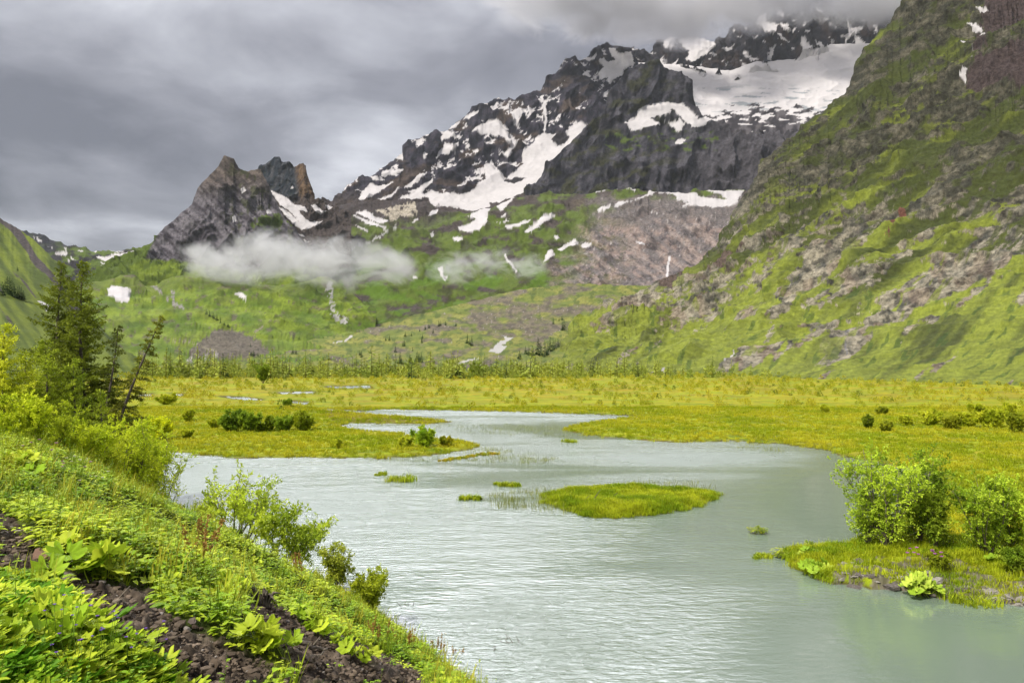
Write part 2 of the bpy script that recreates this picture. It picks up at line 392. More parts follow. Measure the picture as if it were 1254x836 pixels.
def paint_wall(px, py, P, N, h, T):
    n = fbm2(px/9, py/14, 6, 11)
    C = mixc(ROCKB, ROCKD, sst(-0.3, 0.6, n))
    C = mixc(C, alb(70,58,56), sst(0.15, 0.6, fbm2(px/30, py/30, 4, 12)))
    m = (fbm2(px/10 + py/30, py/7, 5, 15) > 0.66) & (py < 85); C[m] = SNOW*0.9
    edge = np.interp(px, [790,840,860,869,893,912,924,972,984,1012,1039,1044,1058,1120], [80,84,88,90,91,84,79,77,62,57,60,66,60,58])
    C[py > edge + 2*n] = SNOW
    return put(C, px, py, S_B, SNOW, 5, 2.5)
RB = [(690,90,5600),(740,70,5600),(776,62,5600),(782,60,5600),(788,66,5600),(794,65,5600),(809,51,5600),(819,43,5600),(845,40,5600),(860,45,5600),(874,51,5600),(886,44,5600),(895,36,5600),(907,32,5600),(922,24,5600),
      (931,12,5600),(945,2,5600),(965,-8,5600),(1010,-14,5650),(1060,-6,5700),(1110,-15,5750),(1180,-20,5750)]
loft('glacier_headwall', [[(690,150,5100),(840,105,5100),(912,104,5100),(1180,90,5100)], [(690,110,5250),(840,84,5250),(893,91,5250),(924,79,5250),(972,77,5250),(1012,57,5300),(1180,60,5300)], RB],
     690, 1180, paint_wall, 14, 230, seed=21, vstretch=2.0, jag=2.0, flat=S_B, matwl=18, step=0.8, rowstep=0.75, label='dark snow-streaked summit wall above the glacier with its top in cloud', cat='mountain')

def paint_A(px, py, P, N, h, T):
    n = fbm2(px/10 + py/40, py/12, 6, 31)
    C = mixc(alb(40,40,52), alb(84,80,94), sst(-0.5, 0.6, n))
    C = mixc(C, alb(104,90,82), sst(0.1, 0.55, fbm2(px/35 + py/50, py/18, 5, 33))*0.8)
    C = mixc(C, SCREE, sst(225, 250, py)*0.8)
    th = (h < -0.28 + 0.25*fbm2(px/40, py/40, 3, 37)) & (N[:, 2] > 0.30) & (fbm2(px/12 + py/20, py/9, 4, 38) > 0.08) & (py < 236); C[th] = SNOW*0.95
    C = put(C, px, py, S_A, SNOW, 6, 2.0)
    return put(C, px, py, R_A, ROCKD, 7, 2.0)
RA = [(380,262,4100),(400,248,4150),(409,243.5,4200),(424,224,4200),(441,214,4250),(454,212,4250),(462,204,4300),(492,186,4350),(500,170.5,4400),(520,164,4400),(541,158.6,4450),(548,155,4450),(567,143,4500),
      (586,131,4500),(594,124,4550),(612,115,4600),(616,118,4600),(623,116,4600),(631,120,4600),(652,113,4700),(661,109,4700),(676,92.6,4750),(688,73.5,4800),(693.6,69,4800),(698,71,4850),(709,73,4900),(723.5,67.5,4900),
      (733,57,4950),(743,50,5000),(750,53,5000),(764,55.5,5000),(769,59,5000),(774,63,5000),(782,72,5000),(790,85,5000),(810,130,5000)]
loft('snowy_massif', [[(380,300,3300),(560,300,3400),(660,270,3600),(740,240,3800),(810,240,3800)],
      [(380,268,3800),(450,252,3900),(520,250,3900),(580,242,3950),(620,225,4050),(660,190,4250),(700,155,4450),(740,125,4600),(810,150,4600)], RA],
     380, 810, paint_A, lambda x, y, t: 12.5*np.where(t > 0.5, 1, 0.25 + 0.75*sst(0.3, 0.5, t)), 260, seed=33, vstretch=1.8, jag=1.2, flat=S_A, matwl=16, step=0.75, rowstep=0.7, label='dark jagged massif with long snow fields rising toward the cloud', cat='mountain')

def paint_C(px, py, P, N, h, T):
    C = np.repeat(SNOW[None], len(px), 0)
    n = fbm2(px/34 - py/20, py/5, 5, 41)
    cr = sst(0.28, 0.42, n)*sst(100, 112, py)*sst(142, 132, py)*0.75
    C = mixc(C, ICE*0.7, cr)
    line = np.interp(px, [760,850,900,960,1010,1080], [150,150,132,128,138,120])
    fr = (py - line)/40.0
    m = fbm2(px/16 + py/24, py/4.5, 5, 43) < (fr*1.3 - 0.25)
    m &= py > line - 4
    C[m] = mixc(ROCKD, ROCKG, sst(-0.2, 0.5, fbm2(px/10, py/16, 4, 44)))[m]
    return C
loft('glacier', [[(745,240,4020),(1100,240,4020)], [(745,172,4250),(900,172,4250),(1100,165,4300)], [(745,130,4600),(900,125,4700),(1100,110,4800)],
     [(745,75,5240),(840,80,5250),(893,87,5260),(924,76,5260),(972,73,5270),(1012,54,5300),(1100,52,5320)]], 745, 1100, paint_C,
     lambda x, y, t: 2.0 + 6*sst(0.45, 0.2, t), 150, seed=44, jag=0.3, matvar=0.1, bump=0.15, label='broad white glacier with grey crevasses below the summit wall', cat='glacier')

def paint_E(px, py, P, N, h, T):
    n = fbm2(px/11 + py/60, py/26, 6, 51)
    C = mixc(alb(42,42,52), alb(100,98,108), sst(-0.5, 0.7, n))
    g = sst(0.05, 0.5, fbm2(px/20 + py/30, py/12, 5, 52))*sst(860, 780, px)
    C = mixc(C, alb(74,76,44), g*0.75)
    C = mixc(C, ROCKG, sst(820, 900, px)*0.35)
    C = mixc(C, GRASS2, sst(0.2, 0.5, fbm2(px/14, py/6, 4, 53))*((py > 160)&(py < 185)&(px > 740)&(px < 880))*0.9)
    return put(C, px, py, S_E, SNOW, 8, 2.0)
RE = [(630,246,3900),(645,231,3900),(660,214,3900),(671,198,3920),(690,182,3950),(704,171,3970),(719,155,4000),(738,138,4020),(745,118,4050),(749,108,4060),(764,88,4080),(773,82,4100),(785,76,4100),(805,73,4100),(814,81,4100),(836,86,4100),
      (843,96,4100),(850,108,4100),(854,122,4100),(862,146,4100),(880,153,4100),(905,160,4100),(940,165,4100),(980,168,4100),(1010,166,4100)]
loft('dark_buttress', [[(630,262,3600),(770,250,3600),(1010,255,3600)], [(630,250,3780),(690,225,3800),(770,168,3860),(850,164,3870),(930,172,3880),(1010,175,3880)],
     [(630,248,3830),(690,205,3880),(770,140,4010),(850,132,4030),(900,165,4030),(1010,172,4040)], RE], 630, 1010, paint_E, 11, 170, seed=55, vstretch=1.9, jag=1.0, ridgeamp=0.6, flat=S_E, matwl=14,
     label='dark rock buttress and cliff band in front of the glacier', cat='mountain')

def paint_Q(px, py, P, N, h, T):
    n = fbm2((px+py*0.4)/5, py/14, 5, 61)
    C = mixc(alb(58,66,76), alb(96,98,104), sst(-0.3, 0.6, n))
    warm = sst(358, 364, px - (py-200)*0.12)*sst(256, 236, py)
    C = mixc(C, mixc(alb(128,106,86), alb(92,78,72), sst(-0.2, 0.5, n)), warm)
    C = mixc(C, SCREE, sst(236, 252, py)*0.9)
    return put(C, px, py, S_Q, SNOW, 9, 1.0)
loft('back_pinnacle', [[(300,330,2450),(430,330,2450)], [(300,290,2600),(350,270,2650),(400,270,2700),(430,275,2700)], [(300,250,2760),(340,238,2760),(384,248,2760),(402,256,2760),(430,262,2760)],
     [(300,225,2860),(316,207,2860),(319.5,204,2860),(329,197,2870),(338,194,2870),(342,192,2870),(345,196,2870),(353,198,2870),(360,204,2870),(365,201,2870),(371,198,2860),(374.5,202,2850),(377.5,219,2840),(381.5,229,2830),(383.5,241,2820),(400,250,2800),(412,254,2800),(430,260,2800)]],
     300, 430, paint_Q, 6, 60, step=0.6, rowstep=0.6, seed=62, vstretch=3, jag=1.0, flat=S_Q, matwl=8, label='small bluish twin pinnacle with ochre right edge behind the pyramid peak', cat='mountain')

def paint_P(px, py, P, N, h, T):
    a = (px*0.75 + py*0.66); b = (-px*0.66 + py*0.75)
    n = fbm2(b/6, a/26, 6, 71)
    C = mixc(alb(82,77,86), alb(142,137,146), sst(-0.6, 0.6, n))
    C = mixc(C, mixc(alb(84,76,72), alb(132,118,108), sst(-0.5, 0.5, n)), sst(250, 215, py)*0.8)
    C = mixc(C, alb(76,82,44), sst(0.15, 0.4, fbm2(px/9, py/12, 4, 72))*sst(270, 290, px)*0.7)
    C = mixc(C, GRASS2, ((np.hypot((px-333)/24, (py-272)/12) + 0.5*fbm2(px/8,py/8,3,73)) < 0.75)*0.9)
    foot = np.interp(px, [160,178,200,230,260,300,360,420], [312,318,317,321,326,334,328,320]) + 3*fbm2(px/12, py/12, 3, 74)
    C = mixc(C, mixc(GRASS1, GRASS2, sst(-0.3, 0.3, fbm2(px/20, py/10, 5, 75))), sst(-2, 3, py - foot))
    left = np.interp(py, [290, 300, 318, 330], [192, 186, 178, 150])
    C = mixc(C, GRASS2, sst(2, -3, px - left))
    return put(C, px, py, S_P, SNOW, 10, 1.0)
loft('pyramid_peak', [[(60,380,1900),(130,372,1900),(280,372,1900),(400,380,1900),(460,420,1900)], [(60,376,2050),(100,356,2100),(130,330,2200),(178,318,2250),(230,323,2300),(300,335,2330),(360,330,2350),(395,350,2300),(430,380,2200),(460,410,2150)],
     [(60,374,2100),(100,350,2200),(125,328,2300),(145,317,2350),(165,307,2380),(190,294,2420),(196,284,2440),(221,262,2470),(235,251,2480),(242,231,2500),(251,220,2510),(266,204,2530),(270,197,2530),(274,191.5,2530),(281,191.5,2540),(287,194,2540),(293,206,2550),(298,208,2550),(304,209,2550),(317,206.5,2550),(320,208,2550),
      (329,227,2540),(333,239,2540),(343,255,2530),(349,267,2520),(361,280,2500),(375,300,2480),(395,335,2400),(425,375,2300),(460,405,2200)]],
     60, 460, paint_P, 9.5, 95, step=0.75, rowstep=0.7, seed=72, vstretch=2.0, jag=1.3, ridgeamp=0.12, matwl=8, label='grey slabby pyramid peak standing above the mist', cat='mountain')

def paint_G(px, py, P, N, h, T):
    n = fbm2(px/30, py/12, 6, 81); n2 = fbm2(px/12, py/7, 5, 82)
    green = mixc(GRASS2, alb(112,130,56), sst(-0.6, 0.6, n2)); green = mixc(green, alb(80,86,52), sst(0.0, 0.6, fbm2(px/18, py/14, 5, 87)))
    up = sst(285, 245, py)
    C = mixc(green, SCREE*0.85, sst(0.18, 0.45, n + 0.30*up - 0.05))
    C = mixc(C, alb(86,78,78), sst(286, 258, py + 10*n)*sst(560, 520, px))
    # pinkish bare slabs
    m = sst(675, 735, px + 22*n - (300-py)*0.5)*sst(236, 246, py + 6*n)
    pk = mixc(alb(130,122,122), alb(156,138,132), sst(-0.3, 0.4, fbm2(px/22 + py/30, py/9, 6, 83)))
    pk = mixc(pk, alb(90,84,88), sst(0.1, 0.4, fbm2(px/9, py/7, 5, 84))*0.8)
    pk = mixc(pk, GRASS3, sst(0.15, 0.45, fbm2(px/14, py/9, 5, 85))*sst(800, 720, px)*0.8)
    bd = fbm2((px*0.8 + py*0.6)/60, (-px*0.6 + py*0.8)/9, 6, 180, 0.6)
    pk = mixc(pk, alb(122,116,118), sst(0.1, 0.5, bd)*0.8); pk = mixc(pk, alb(172,156,150), sst(-0.1, -0.5, bd)*0.7)
    pk = mixc(pk, alb(118,112,112), sst(285, 262, py + 14*n)*0.8); pk = mixc(pk, alb(128,118,92), sst(0.0, 0.5, fbm2(px/30, py/14, 4, 181))*sst(790, 720, px)*0.7)
    pk = pk*1.3
    pk[(fbm2(px/5, py/2.6, 4, 86) > 0.72)] = alb(190,182,182)
    C = mixc(C, pk, m)
    C = mixc(C, ROCKV, ((np.hypot((px-625)/14, (py-312)/16) + 0.5*n2) < 0.6)*0.9)
    C = mixc(C, alb(104,138,42), sst(0.05, 0.3, fbm2(px/40, py/16, 4, 89))*sst(300, 330, py)*(1-m)*0.8)
    C = put(C, px, py, S_Gb, alb(214,204,188), 12, 2.5, clumps=0.45)
    C = put(C, px, py, S_G, SNOW, 11, 1.3)
    st = zm(4.823, 400, 240, [(405,185),(350,215),(290,255),(210,290),(130,320),(110,360),(60,420),(20,490)], [(20,490),(30,520),(10,570),(25,640),(40,700)])
    C = putline(C, px, py, st[:1], 1.3, alb(200,200,200), 13, 1.5, 0.3)
    C = putline(C, px, py, st[1:], 3.0, alb(214,212,210), 14, 2.5, 0.15)
    C = putline(C, px, py, zm(4.823, 400, 240, [(40,700),(80,720),(120,745),(180,760)]), 1.6, alb(214,212,210), 14, 1.5, 0.25)
    return putline(C, px, py, zm(4.18, 640, 180, [(740,670),(745,600),(752,565)]), 1.3, SNOW, 15, 0.6)
loft('foothill_slope', [[(320,440,1700),(400,425,1800),(450,410,1900),(520,395,1950),(600,375,1950),(650,365,1950),(940,365,1950)], [(320,400,2000),(400,402,2050),(450,396,2080),(520,376,2100),(600,356,2100),(650,346,2100),(940,340,2100)],
     [(320,330,2600),(380,305,2650),(500,300,2750),(640,290,2750),(700,290,2750),(940,285,2800)],
     [(320,300,2900),(360,275,3000),(385,262,3200),(400,252,3350),(425,248,3400),(470,246,3400),(520,246,3400),(535,256,3400),(560,260,3400),(600,254,3450),(640,243,3500),(660,236,3520),(700,236,3550),(770,231,3550),(840,235,3550),(905,232,3550),(940,232,3550)]],
     320, 940, paint_G, 7, 150, seed=82, vstretch=1.4, jag=1.0, flat=S_G, matwl=10, big=(6, 420), label='green and pinkish foothill slope scattered with snow patches under the massif', cat='mountain')

def greens(px, py, s=1.0, seed=0):
    a = fbm2(px/40, py/14, 6, 101+seed); b = fbm2(px/12, py/7, 5, 111+seed)
    C = mixc(alb(110,138,50), alb(152,174,62), sst(-0.7, 0.6, a)); C = mixc(C, alb(88,110,48), sst(0.0, 0.7, b)*0.6); C = mixc(C, alb(112,110,60), sst(0.1, 0.6, fbm2(px/26, py/12, 5, 121+seed))*0.25)
    return C
def paint_H(px, py, P, N, h, T):
    C = greens(px, py)
    C = mixc(C, alb(100,110,52), sst(365, 345, py)*0.5)
    C = mixc(C, alb(126,112,106), sst(0.42, 0.6, fbm2(px/14, py/5, 4, 120))*0.7)
    fan = [(228,435),(245,418),(262,405),(285,403),(303,410),(318,420),(330,432),(300,438),(262,440)]
    C = put(C, px, py, [fan], alb(136,128,116), 16, 4)
    C = put(C, px, py, S_H, SNOW, 17, 1.0)
    C = putline(C, px, py, zm(4.18, 0, 250, [(755,395),(800,430),(850,475),(900,510),(940,530)], [(895,430),(875,470)]), 2.6, alb(170,166,164), 18, 2.5, 0.1)
    C = putline(C, px, py, zm(2.786, 0, 150, [(1130,535),(1120,575),(1135,620),(1140,660),(1180,680)]), 3.6, alb(214,212,210), 14, 2.5, 0.15)
    C = putline(C, px, py, zm(2.786, 0, 150, [(590,745),(640,745),(690,765),(740,780)], [(870,715),(895,695)]), 1.0, alb(170,164,140), 19, 1.0)
    C = putline(C, px, py, [[(225,443),(245,437),(268,434)]], 1.3, alb(196,190,186), 19, 1.0, 0.3)
    return C
loft('green_knolls', [[(40,475,420),(170,470,430),(260,462,500),(340,450,600),(460,440,900)], [(40,440,800),(200,430,900),(300,418,1200),(400,408,1500),(460,402,1700)],
     [(40,385,1500),(200,385,1500),(300,380,1600),(460,375,1850)],
     [(40,355,2000),(110,344,2000),(127,341,2000),(148,336,2000),(165,341,2000),(180,351,1950),(190,351,1950),(200,346,2000),(225,339,2000),(245,337,2000),(265,341,2000),(290,347,2000),(340,346,2050),(400,342,2100),(425,352,2100),(440,368,2100),(460,390,2100)]],
     40, 460, paint_H, 9, 170, seed=92, ridged=True, vstretch=1.0, jag=0.8, matwl=7, flat=S_H, label='bright green knolls below the pyramid peak with a grey gravel fan', cat='hill')

def paint_M(px, py, P, N, h, T):
    a = fbm2(px/26, py/7, 6, 131); b = fbm2(px/9, py/4, 5, 132)
    C = mixc(alb(132,146,66), alb(166,168,84), sst(-0.3, 0.4, a)); C = mixc(C, alb(92,112,50), sst(0.12, 0.45, b)*0.8)
    deb = sst(-0.1, 0.35, fbm2(px/34, py/12, 5, 133) + 0.9*np.exp(-((px-640)/85)**2 - ((py-392)/26)**2) - 0.25)
    dc = mixc(alb(146,132,122), alb(118,106,102), sst(-0.3, 0.4, b)); dc = mixc(dc, alb(128,132,84), sst(0.05, 0.4, fbm2(px/16, py/6, 4, 139))*0.7)
    C = mixc(C, dc, deb*0.85)
    C[(fbm2(px/2.6, py/2.2, 2, 134) > 0.78) & (deb > 0.25)] = alb(184,178,174)
    C = put(C, px, py, zm(2.986, 380, 250, [(655,540),(680,510),(710,495),(705,480),(740,490),(700,515),(720,520),(690,545)]), alb(222,220,218), 20, 2.0)
    C = putline(C, px, py, zm(2.986, 380, 250, [(545,580),(580,570),(610,565)], [(85,505),(130,500),(150,478)], [(60,455),(130,458)]), 1.2, alb(214,212,210), 21, 1.2, 0.3)
    return C
loft('moraine_apron', [[(150,482,330),(800,478,360)], [(150,452,520),(800,452,540)], [(150,446,900),(250,440,900),(340,434,950),(450,430,950),(540,425,950),(800,428,950)],
     [(150,442,1300),(250,434,1300),(340,424,1300),(450,408,1300),(540,399,1300),(640,398,1350),(800,398,1350)],
     [(150,440,1700),(250,432,1750),(330,422,1800),(400,409,1900),(430,403,1950),(480,393,2000),(520,383,2000),(600,363,2050),(650,352,2050),(700,348,2050),(800,350,2050)]],
     150, 800, paint_M, 3.2, 70, seed=132, ridged=False, jag=0.6, matwl=6, label='stony moraine apron with a pale braided stream at the head of the valley', cat='hill')

def paint_L(px, py, P, N, h, T):
    a = px*0.6 + py*0.8; b = -px*0.8 + py*0.6
    n = fbm2(a/40, b/9, 6, 141)
    C = mixc(alb(96,114,44), alb(136,152,52), sst(-0.6, 0.6, n))
    C = mixc(C, alb(100,92,92), sst(0.1, 0.35, fbm2(a/50, b/10, 4, 143) + 1.1*np.exp(-(((px-52) - (py-325)*0.75)/10)**2) - 0.55)*sst(415, 385, py))
    return put(C, px, py, zm(4.18, 0, 250, [(190,492),(230,505),(275,530),(240,550),(215,520)]), SNOW, 22, 1)
loft('green_hillside', [[(-160,470,230),(0,468,260),(200,470,330)], [(-160,380,600),(0,380,600),(60,400,620),(100,420,600),(200,462,480)],
     [(-160,150,1100),(-80,215,1100),(0,267,1100),(20,279,1080),(40,293,1050),(60,311,1000),(72,324,980),(84,350,950),(110,385,900),(140,420,800),(200,458,600)]],
     -160, 200, paint_L, 6, 110, seed=142, ridged=False, jag=1.0, matwl=5, label='steep grassy hillside at the valley edge behind the larches', cat='hill')

def paint_R(px, py, P, N, h, T):
    qx, qy = px, py; px, py = BX
    a = px*0.86 - py*0.51; b = px*0.51 + py*0.86              # along and across the grassy ramps
    n = fbm2(a/170, b/20, 5, 151); n2 = fbm2(a/150, b/24, 4, 152, 0.5) + 0.20*fbm2(a/26, b/10, 4, 163, 0.55); n3 = fbm2(qx/9, qy/8, 5, 153, 0.6)
    low = sst(170, 400, py)
    gr = mixc(alb(84,92,48), alb(150,162,64), sst(-0.5, 0.5, n + 0.9*low - 0.45))
    gr = mixc(gr, alb(84,94,50), sst(-0.1, 0.7, fbm2(a/60, b/12, 5, 157, 0.5))*(0.8 - 0.45*low))
    gr = mixc(gr, alb(66,94,44), sst(0.40, 0.6, fbm2(a/24, b/6, 6, 158))*sst(290, 370, py)*0.6)
    rs_ = fbm2((qx*0.86 - qy*0.51)/34, (qx*0.51 + qy*0.86)/11, 6, 160, 0.5)
    rk = mixc(alb(98,98,92), alb(186,178,158), sst(-0.6, 0.6, 0.4*n3 + 0.9*rs_ + 0.45*low - 0.2)); rk = mixc(rk, alb(60,60,56), sst(0.15, 0.5, fbm2(qx/14, qy/9, 5, 154, 0.5))*0.7)
    rk = mixc(rk, alb(156,130,112), sst(0.1, 0.5, fbm2(px/30, py/26, 4, 155))*low*0.4)
    rk = mixc(rk, alb(82,82,62), sst(310, 180, py)*0.55)
    rk = mixc(rk, gr, sst(0.3, 0.5, fbm2(a/40, b/9, 5, 159, 0.5))*0.7); rk = rk*(0.95 - 0.25*sst(330, 150, py))[:, None]
    gr = gr*(0.88 + 0.14*low)[:, None]
    steep = 1 - N[:, 2]
    rock = 1.5*n2 + 0.22*rs_ + 1.5*(steep - 0.45) + 0.25*h
    bias = np.interp(py, [-50, 60, 150, 250, 330, 400, 440, 475], [0.34, 0.34, 0.28, 0.24, 0.10, 0.04, -0.12, -0.7])
    # crags seen as bodies of their own
    for (cx, cy, rx, ry, k) in ((960,425,62,22,0.6), (1085,388,75,24,0.75), (1195,330,60,28,0.55), (1010,300,90,28,0.35), (1150,240,80,40,0.3), (930,250,40,60,0.35), (790,378,36,16,0.6), (1190,415,40,12,0.5), (870,345,60,10,0.35), (1020,405,36,26,0.5), (765,440,26,7,0.6), (1130,355,60,16,0.5), (940,390,36,12,0.5), (1240,300,40,14,0.5), (1090,440,14,6,0.6), (1210,455,10,5,0.6)):
        u = ((px-cx)*0.86 - (py-cy)*0.51)/rx; v = ((px-cx)*0.51 + (py-cy)*0.86)/ry
        bias = bias + k*np.exp(-(u*u + v*v))
    for (cx, cy, rx, ry, k) in ((1150,190,140,13,0.75), (1210,245,90,14,0.7), (890,330,90,14,0.5), (985,362,140,11,0.7), (1180,380,110,14,0.5), (1080,440,110,12,0.3), (1050,215,90,14,0.45), (1130,115,110,12,0.35), (820,420,80,10,0.4), (1030,345,90,10,0.5), (900,400,70,9,0.4)):
        u = ((px-cx)*0.86 - (py-cy)*0.51)/rx; v = ((px-cx)*0.51 + (py-cy)*0.86)/ry
        bias = bias - k*np.exp(-(u*u + v*v))
    fg = fbm2(qx/5, qy/3, 4, 162, 0.6); gr = gr*(1 + 0.22*np.clip(fg, -1, 1))[:, None]
    C = mixc(gr, rk, sst(-0.05, 0.09, rock + bias + 0.06*fg))
    scree = zm(2.612, 780, 0, [(1040,250),(1060,225),(1100,195),(1160,170),(1238,140),(1400,120),(1400,270),(1238,262),(1100,275)], [(1120,-40),(1290,-40),(1210,60),(1150,110),(1085,155),(1070,130),(1095,60)])
    C = put(C, px, py, scree, alb(92,80,80), 24, 6)
    C = put(C, px, py, zm(2.612, 780, 0, [(840,660),(857,663),(845,715),(800,755),(822,720)]), alb(134,92,80), 25, 4)
    C = put(C, px, py, [[(862,322),(890,305),(915,302),(890,316),(868,326)], [(803,345),(825,335),(838,336),(815,352)]], alb(120,104,96), 26, 4)
    C = put(C, px, py, S_R, SNOW, 27, 1.5)
    st = zm(2.645, 780, 250, [(345,445),(315,470),(315,490),(285,520)], [(705,390),(680,430),(675,465)], [(35,553),(90,542)])
    C = putline(C, px, py, [st[0], st[2]], 1.0, alb(205,200,198), 28, 1.5, 0.5)
    return putline(C, px, py, [st[1]] + zm(2.612, 780, 0, [(1090,115),(1065,160),(1060,210)]), 0.8, alb(150,148,150), 28, 1.5, 0.3)
RR = [(640,462,700),(670,452,800),(690,425,1000),(701,396,1100),(731,377,1150),(748,366,1180),(780,358,1220),(800,349,1260),(818,341,1300),(837,329,1340),(849,320,1370),(872,299,1420),(891,268,1480),(910,237,1520),(922,222,1540),(929,203,1560),(948,184,1590),(994,145,1670),
      (1033,111,1730),(1048,84,1760),(1063,54,1790),(1094,19,1840),(1109,0,1860),(1140,-50,1900),(1254,-170,2000),(1440,-330,2050)]
rf = [(640,488,300),(760,490,300),(900,492,290),(1100,500,230),(1254,510,195),(1440,520,170)]
rm1 = [(640,463,480),(760,455,470),(900,455,400),(1100,462,300),(1254,466,260),(1440,470,230)]
rm2 = [(x, 0.46*y + 0.54*np.interp(x, [p[0] for p in rm1], [p[1] for p in rm1]), 0.40*d + 0.60*np.interp(x, [p[0] for p in rm1], [p[2] for p in rm1])) for x, y, d in RR]
loft('craggy_mountainside', [rf, rm1, rm2, RR], 640, 1440, paint_R, lambda x, y, t: 6.5*sst(0.25, 0.5, t) + 3, 75, seed=152, vstretch=1.3, jag=1.6, ridgeamp=0.4, big=(11, 230), matwl=6, matvar=0.85, bump=0.8, step=0.8, rowstep=0.75,
     label='huge craggy mountainside of grassy ramps and grey rock filling the side of the valley', cat='mountain')
# ------------------------------------------------------------------ valley floor, lake, bank
LAKE = [(100,553),(190,552),(240,556),(300,561),(380,560),(440,561),(500,560),(540,556),(575,550),(588,546),(568,541),(520,536),(490,531),(440,527),(417,522),(430,518),(520,519),(556,517),(520,512),(450,507),(441,503),(467,501),
        (534,502),(634,504),(735,507.5),(785,510),(740,515),(702,521),(690,527),(721,533),(762,537),(820,542),(894,540),(968,545),(1011,550),(1035,560),(1065,563),(1100,573),(1140,576),(1150,585),(1130,610),(1095,640),(1040,668),
        (975,671),(962,680),(978,697),(1021,714),(1060,719),(1108,724),(1152,732),(1254,742),(1500,760),(2600,1500),(500,1500),(300,900),(150,650)]
ISLE = [(664,608),(680,603),(710,600),(760,597),(800,597),(840,600),(872,604),(879,608),(862,616),(830,624),(790,631),(755,635),(720,632),(690,624),(672,615)]
POOLS = [[(271,485.5),(300,486.5),(321,489.5),(300,489.5)], [(341,480.6),(384,479.4),(384,481.5),(345,482)], [(360,491.5),(381,493),(372,495),(358,493)], [(400,473.2),(452,472.6),(455,475),(410,475)], [(391,500),(452,503.5),(440,505.5),(395,502)],
         [(172,483),(186,482),(184,485),(172,485)], [(213,482),(226,483),(220,485)]]
def land(px, py):
    """signed shore distance in a stretched picture of the shore plan: positive on land"""
    px = np.asarray(px, f32); py = np.asarray(py, f32)
    sh = px.shape; px = px.ravel(); py = py.ravel()
    pers = np.clip((py - HY)/120, 0.12, 2.0)
    x = px + pers*7*fbm2(px/(26*pers), py/(7*pers), 4, 201); y = py + pers*1.9*fbm2(px/(26*pers), py/(7*pers), 4, 207)
    k = 4.0
    def sd(poly):
        q = [(a, b*k) for a, b in poly]
        d = segdist(x, y*k, q); return np.where(inpoly(x, y*k, q), d, -d)
    s = -sd(LAKE)
    s = np.maximum(s, sd(ISLE))
    for p in POOLS: s = np.minimum(s, -sd(p))
    return s.reshape(sh)
def floor_from(px, py, sd):
    D = CZ*F/(py - HY); X = (px - CX)/F*D
    z = np.where(sd > 0, 0.03 + 0.20*sst(0, 14, sd), -0.05 - 0.9*sst(0, 40, -sd))
    b = fbm2(X/7.0, D/7.0, 4, 211)
    z = z + np.where(sd > 0, sst(0, 20, sd)*(0.16*b + 0.25*np.clip(fbm2(X/1.3, D/1.3, 3, 214), 0, 1))*np.clip(1.25 - D/170, 0.0, 1), 0)
    return X, D, z
def floor_z(X, Y):
    X = np.atleast_1d(np.asarray(X, float)); Y = np.atleast_1d(np.asarray(Y, float))
    Yc = np.maximum(Y, 6.0)
    px = CX + X/Yc*F; py = HY + CZ/Yc*F
    return floor_from(px, py, land(px, py))[2]
MARSH1 = alb(158,174,30, 0.66); MARSH2 = alb(186,174,38, 0.66); MARSH3 = alb(126,150,34, 0.62); MARSH4 = alb(172,152,44, 0.62); MUDW = alb(140,140,112)
def build_floor():
    rows = np.concatenate([np.arange(456.2, 470, 0.35), np.arange(470, 560, 0.6), np.arange(560, 760, 1.0), np.arange(760, 900, 2.5), np.arange(900, 1550, 20)])
    xs = np.arange(-420, 1760, 1.3)
    PY, PX = np.meshgrid(rows, xs, indexing='ij')
    sd = land(PX, PY)
    X, D, z = floor_from(PX, PY, sd)
    V = np.stack([X, D, z], -1)
    px = PX.ravel().astype(f32); py = PY.ravel().astype(f32); s = sd.ravel()
    pers = np.clip((py-HY)/80, 0.25, 2.5)
    a = fbm2(px/(70*pers), py/(7*pers), 5, 221); b = fbm2(px/(14*pers), py/(2.2*pers), 5, 222)
    far = sst(520, 474, py)
    C = mixc(MARSH1, MARSH2, np.clip(sst(-0.35, 0.35, a + 0.25*b) * (0.55 + 0.45*far), 0, 1))
    C = mixc(C, MARSH4, sst(-0.2, 0.7, fbm2(px/80, py/4, 5, 223))*far*0.75)
    C = mixc(C, MARSH3, sst(0.0, 0.8, b)*0.45); C = mixc(C, alb(104,136,30), sst(0.0, 0.5, fbm2(px/(110*pers), py/(6*pers), 5, 229))*(0.75 - 0.35*far))
    C = mixc(C, alb(118,138,34), sst(14, 2, s)*0.5); C = mixc(C, alb(96,84,50), sst(5, 1, s)*0.85)
    C = mixc(C, alb(150,132,62), sst(0.2, 0.55, fbm2(px/(60*pers), py/(4*pers), 5, 228))*0.45)
    brown = [(398,503),(450,505),(520,511),(556,516),(520,519),(430,518),(405,516),(392,510)]
    C = put(C, px, py, [brown], alb(148,140,52), 31, 4)
    C = np.where((s < 0)[:, None], MUDW[None], C)
    islet = (px > 930) & (py > 668)
    C = mixc(C, mixc(alb(110,102,92), alb(150,142,128), sst(-0.2, 0.4, fbm2(px/5, py/3, 3, 225))), (islet & (s > 0) & (s < 130) & (px > 1020) & (fbm2(px/22, py/8, 3, 226) + (py-690)/60 > 0.1))*0.9)
    m = terrain_mat('marsh_surface', 0.9, 0.2, 0.25)
    o = mesh_obj('marsh_ground', V.reshape(-1, 3), grid_faces(*PX.shape), 4, m, C)
    tag(o, 'flat yellow-green marsh meadow with winding shores around the lake', 'marsh', kind='structure')
build_floor()

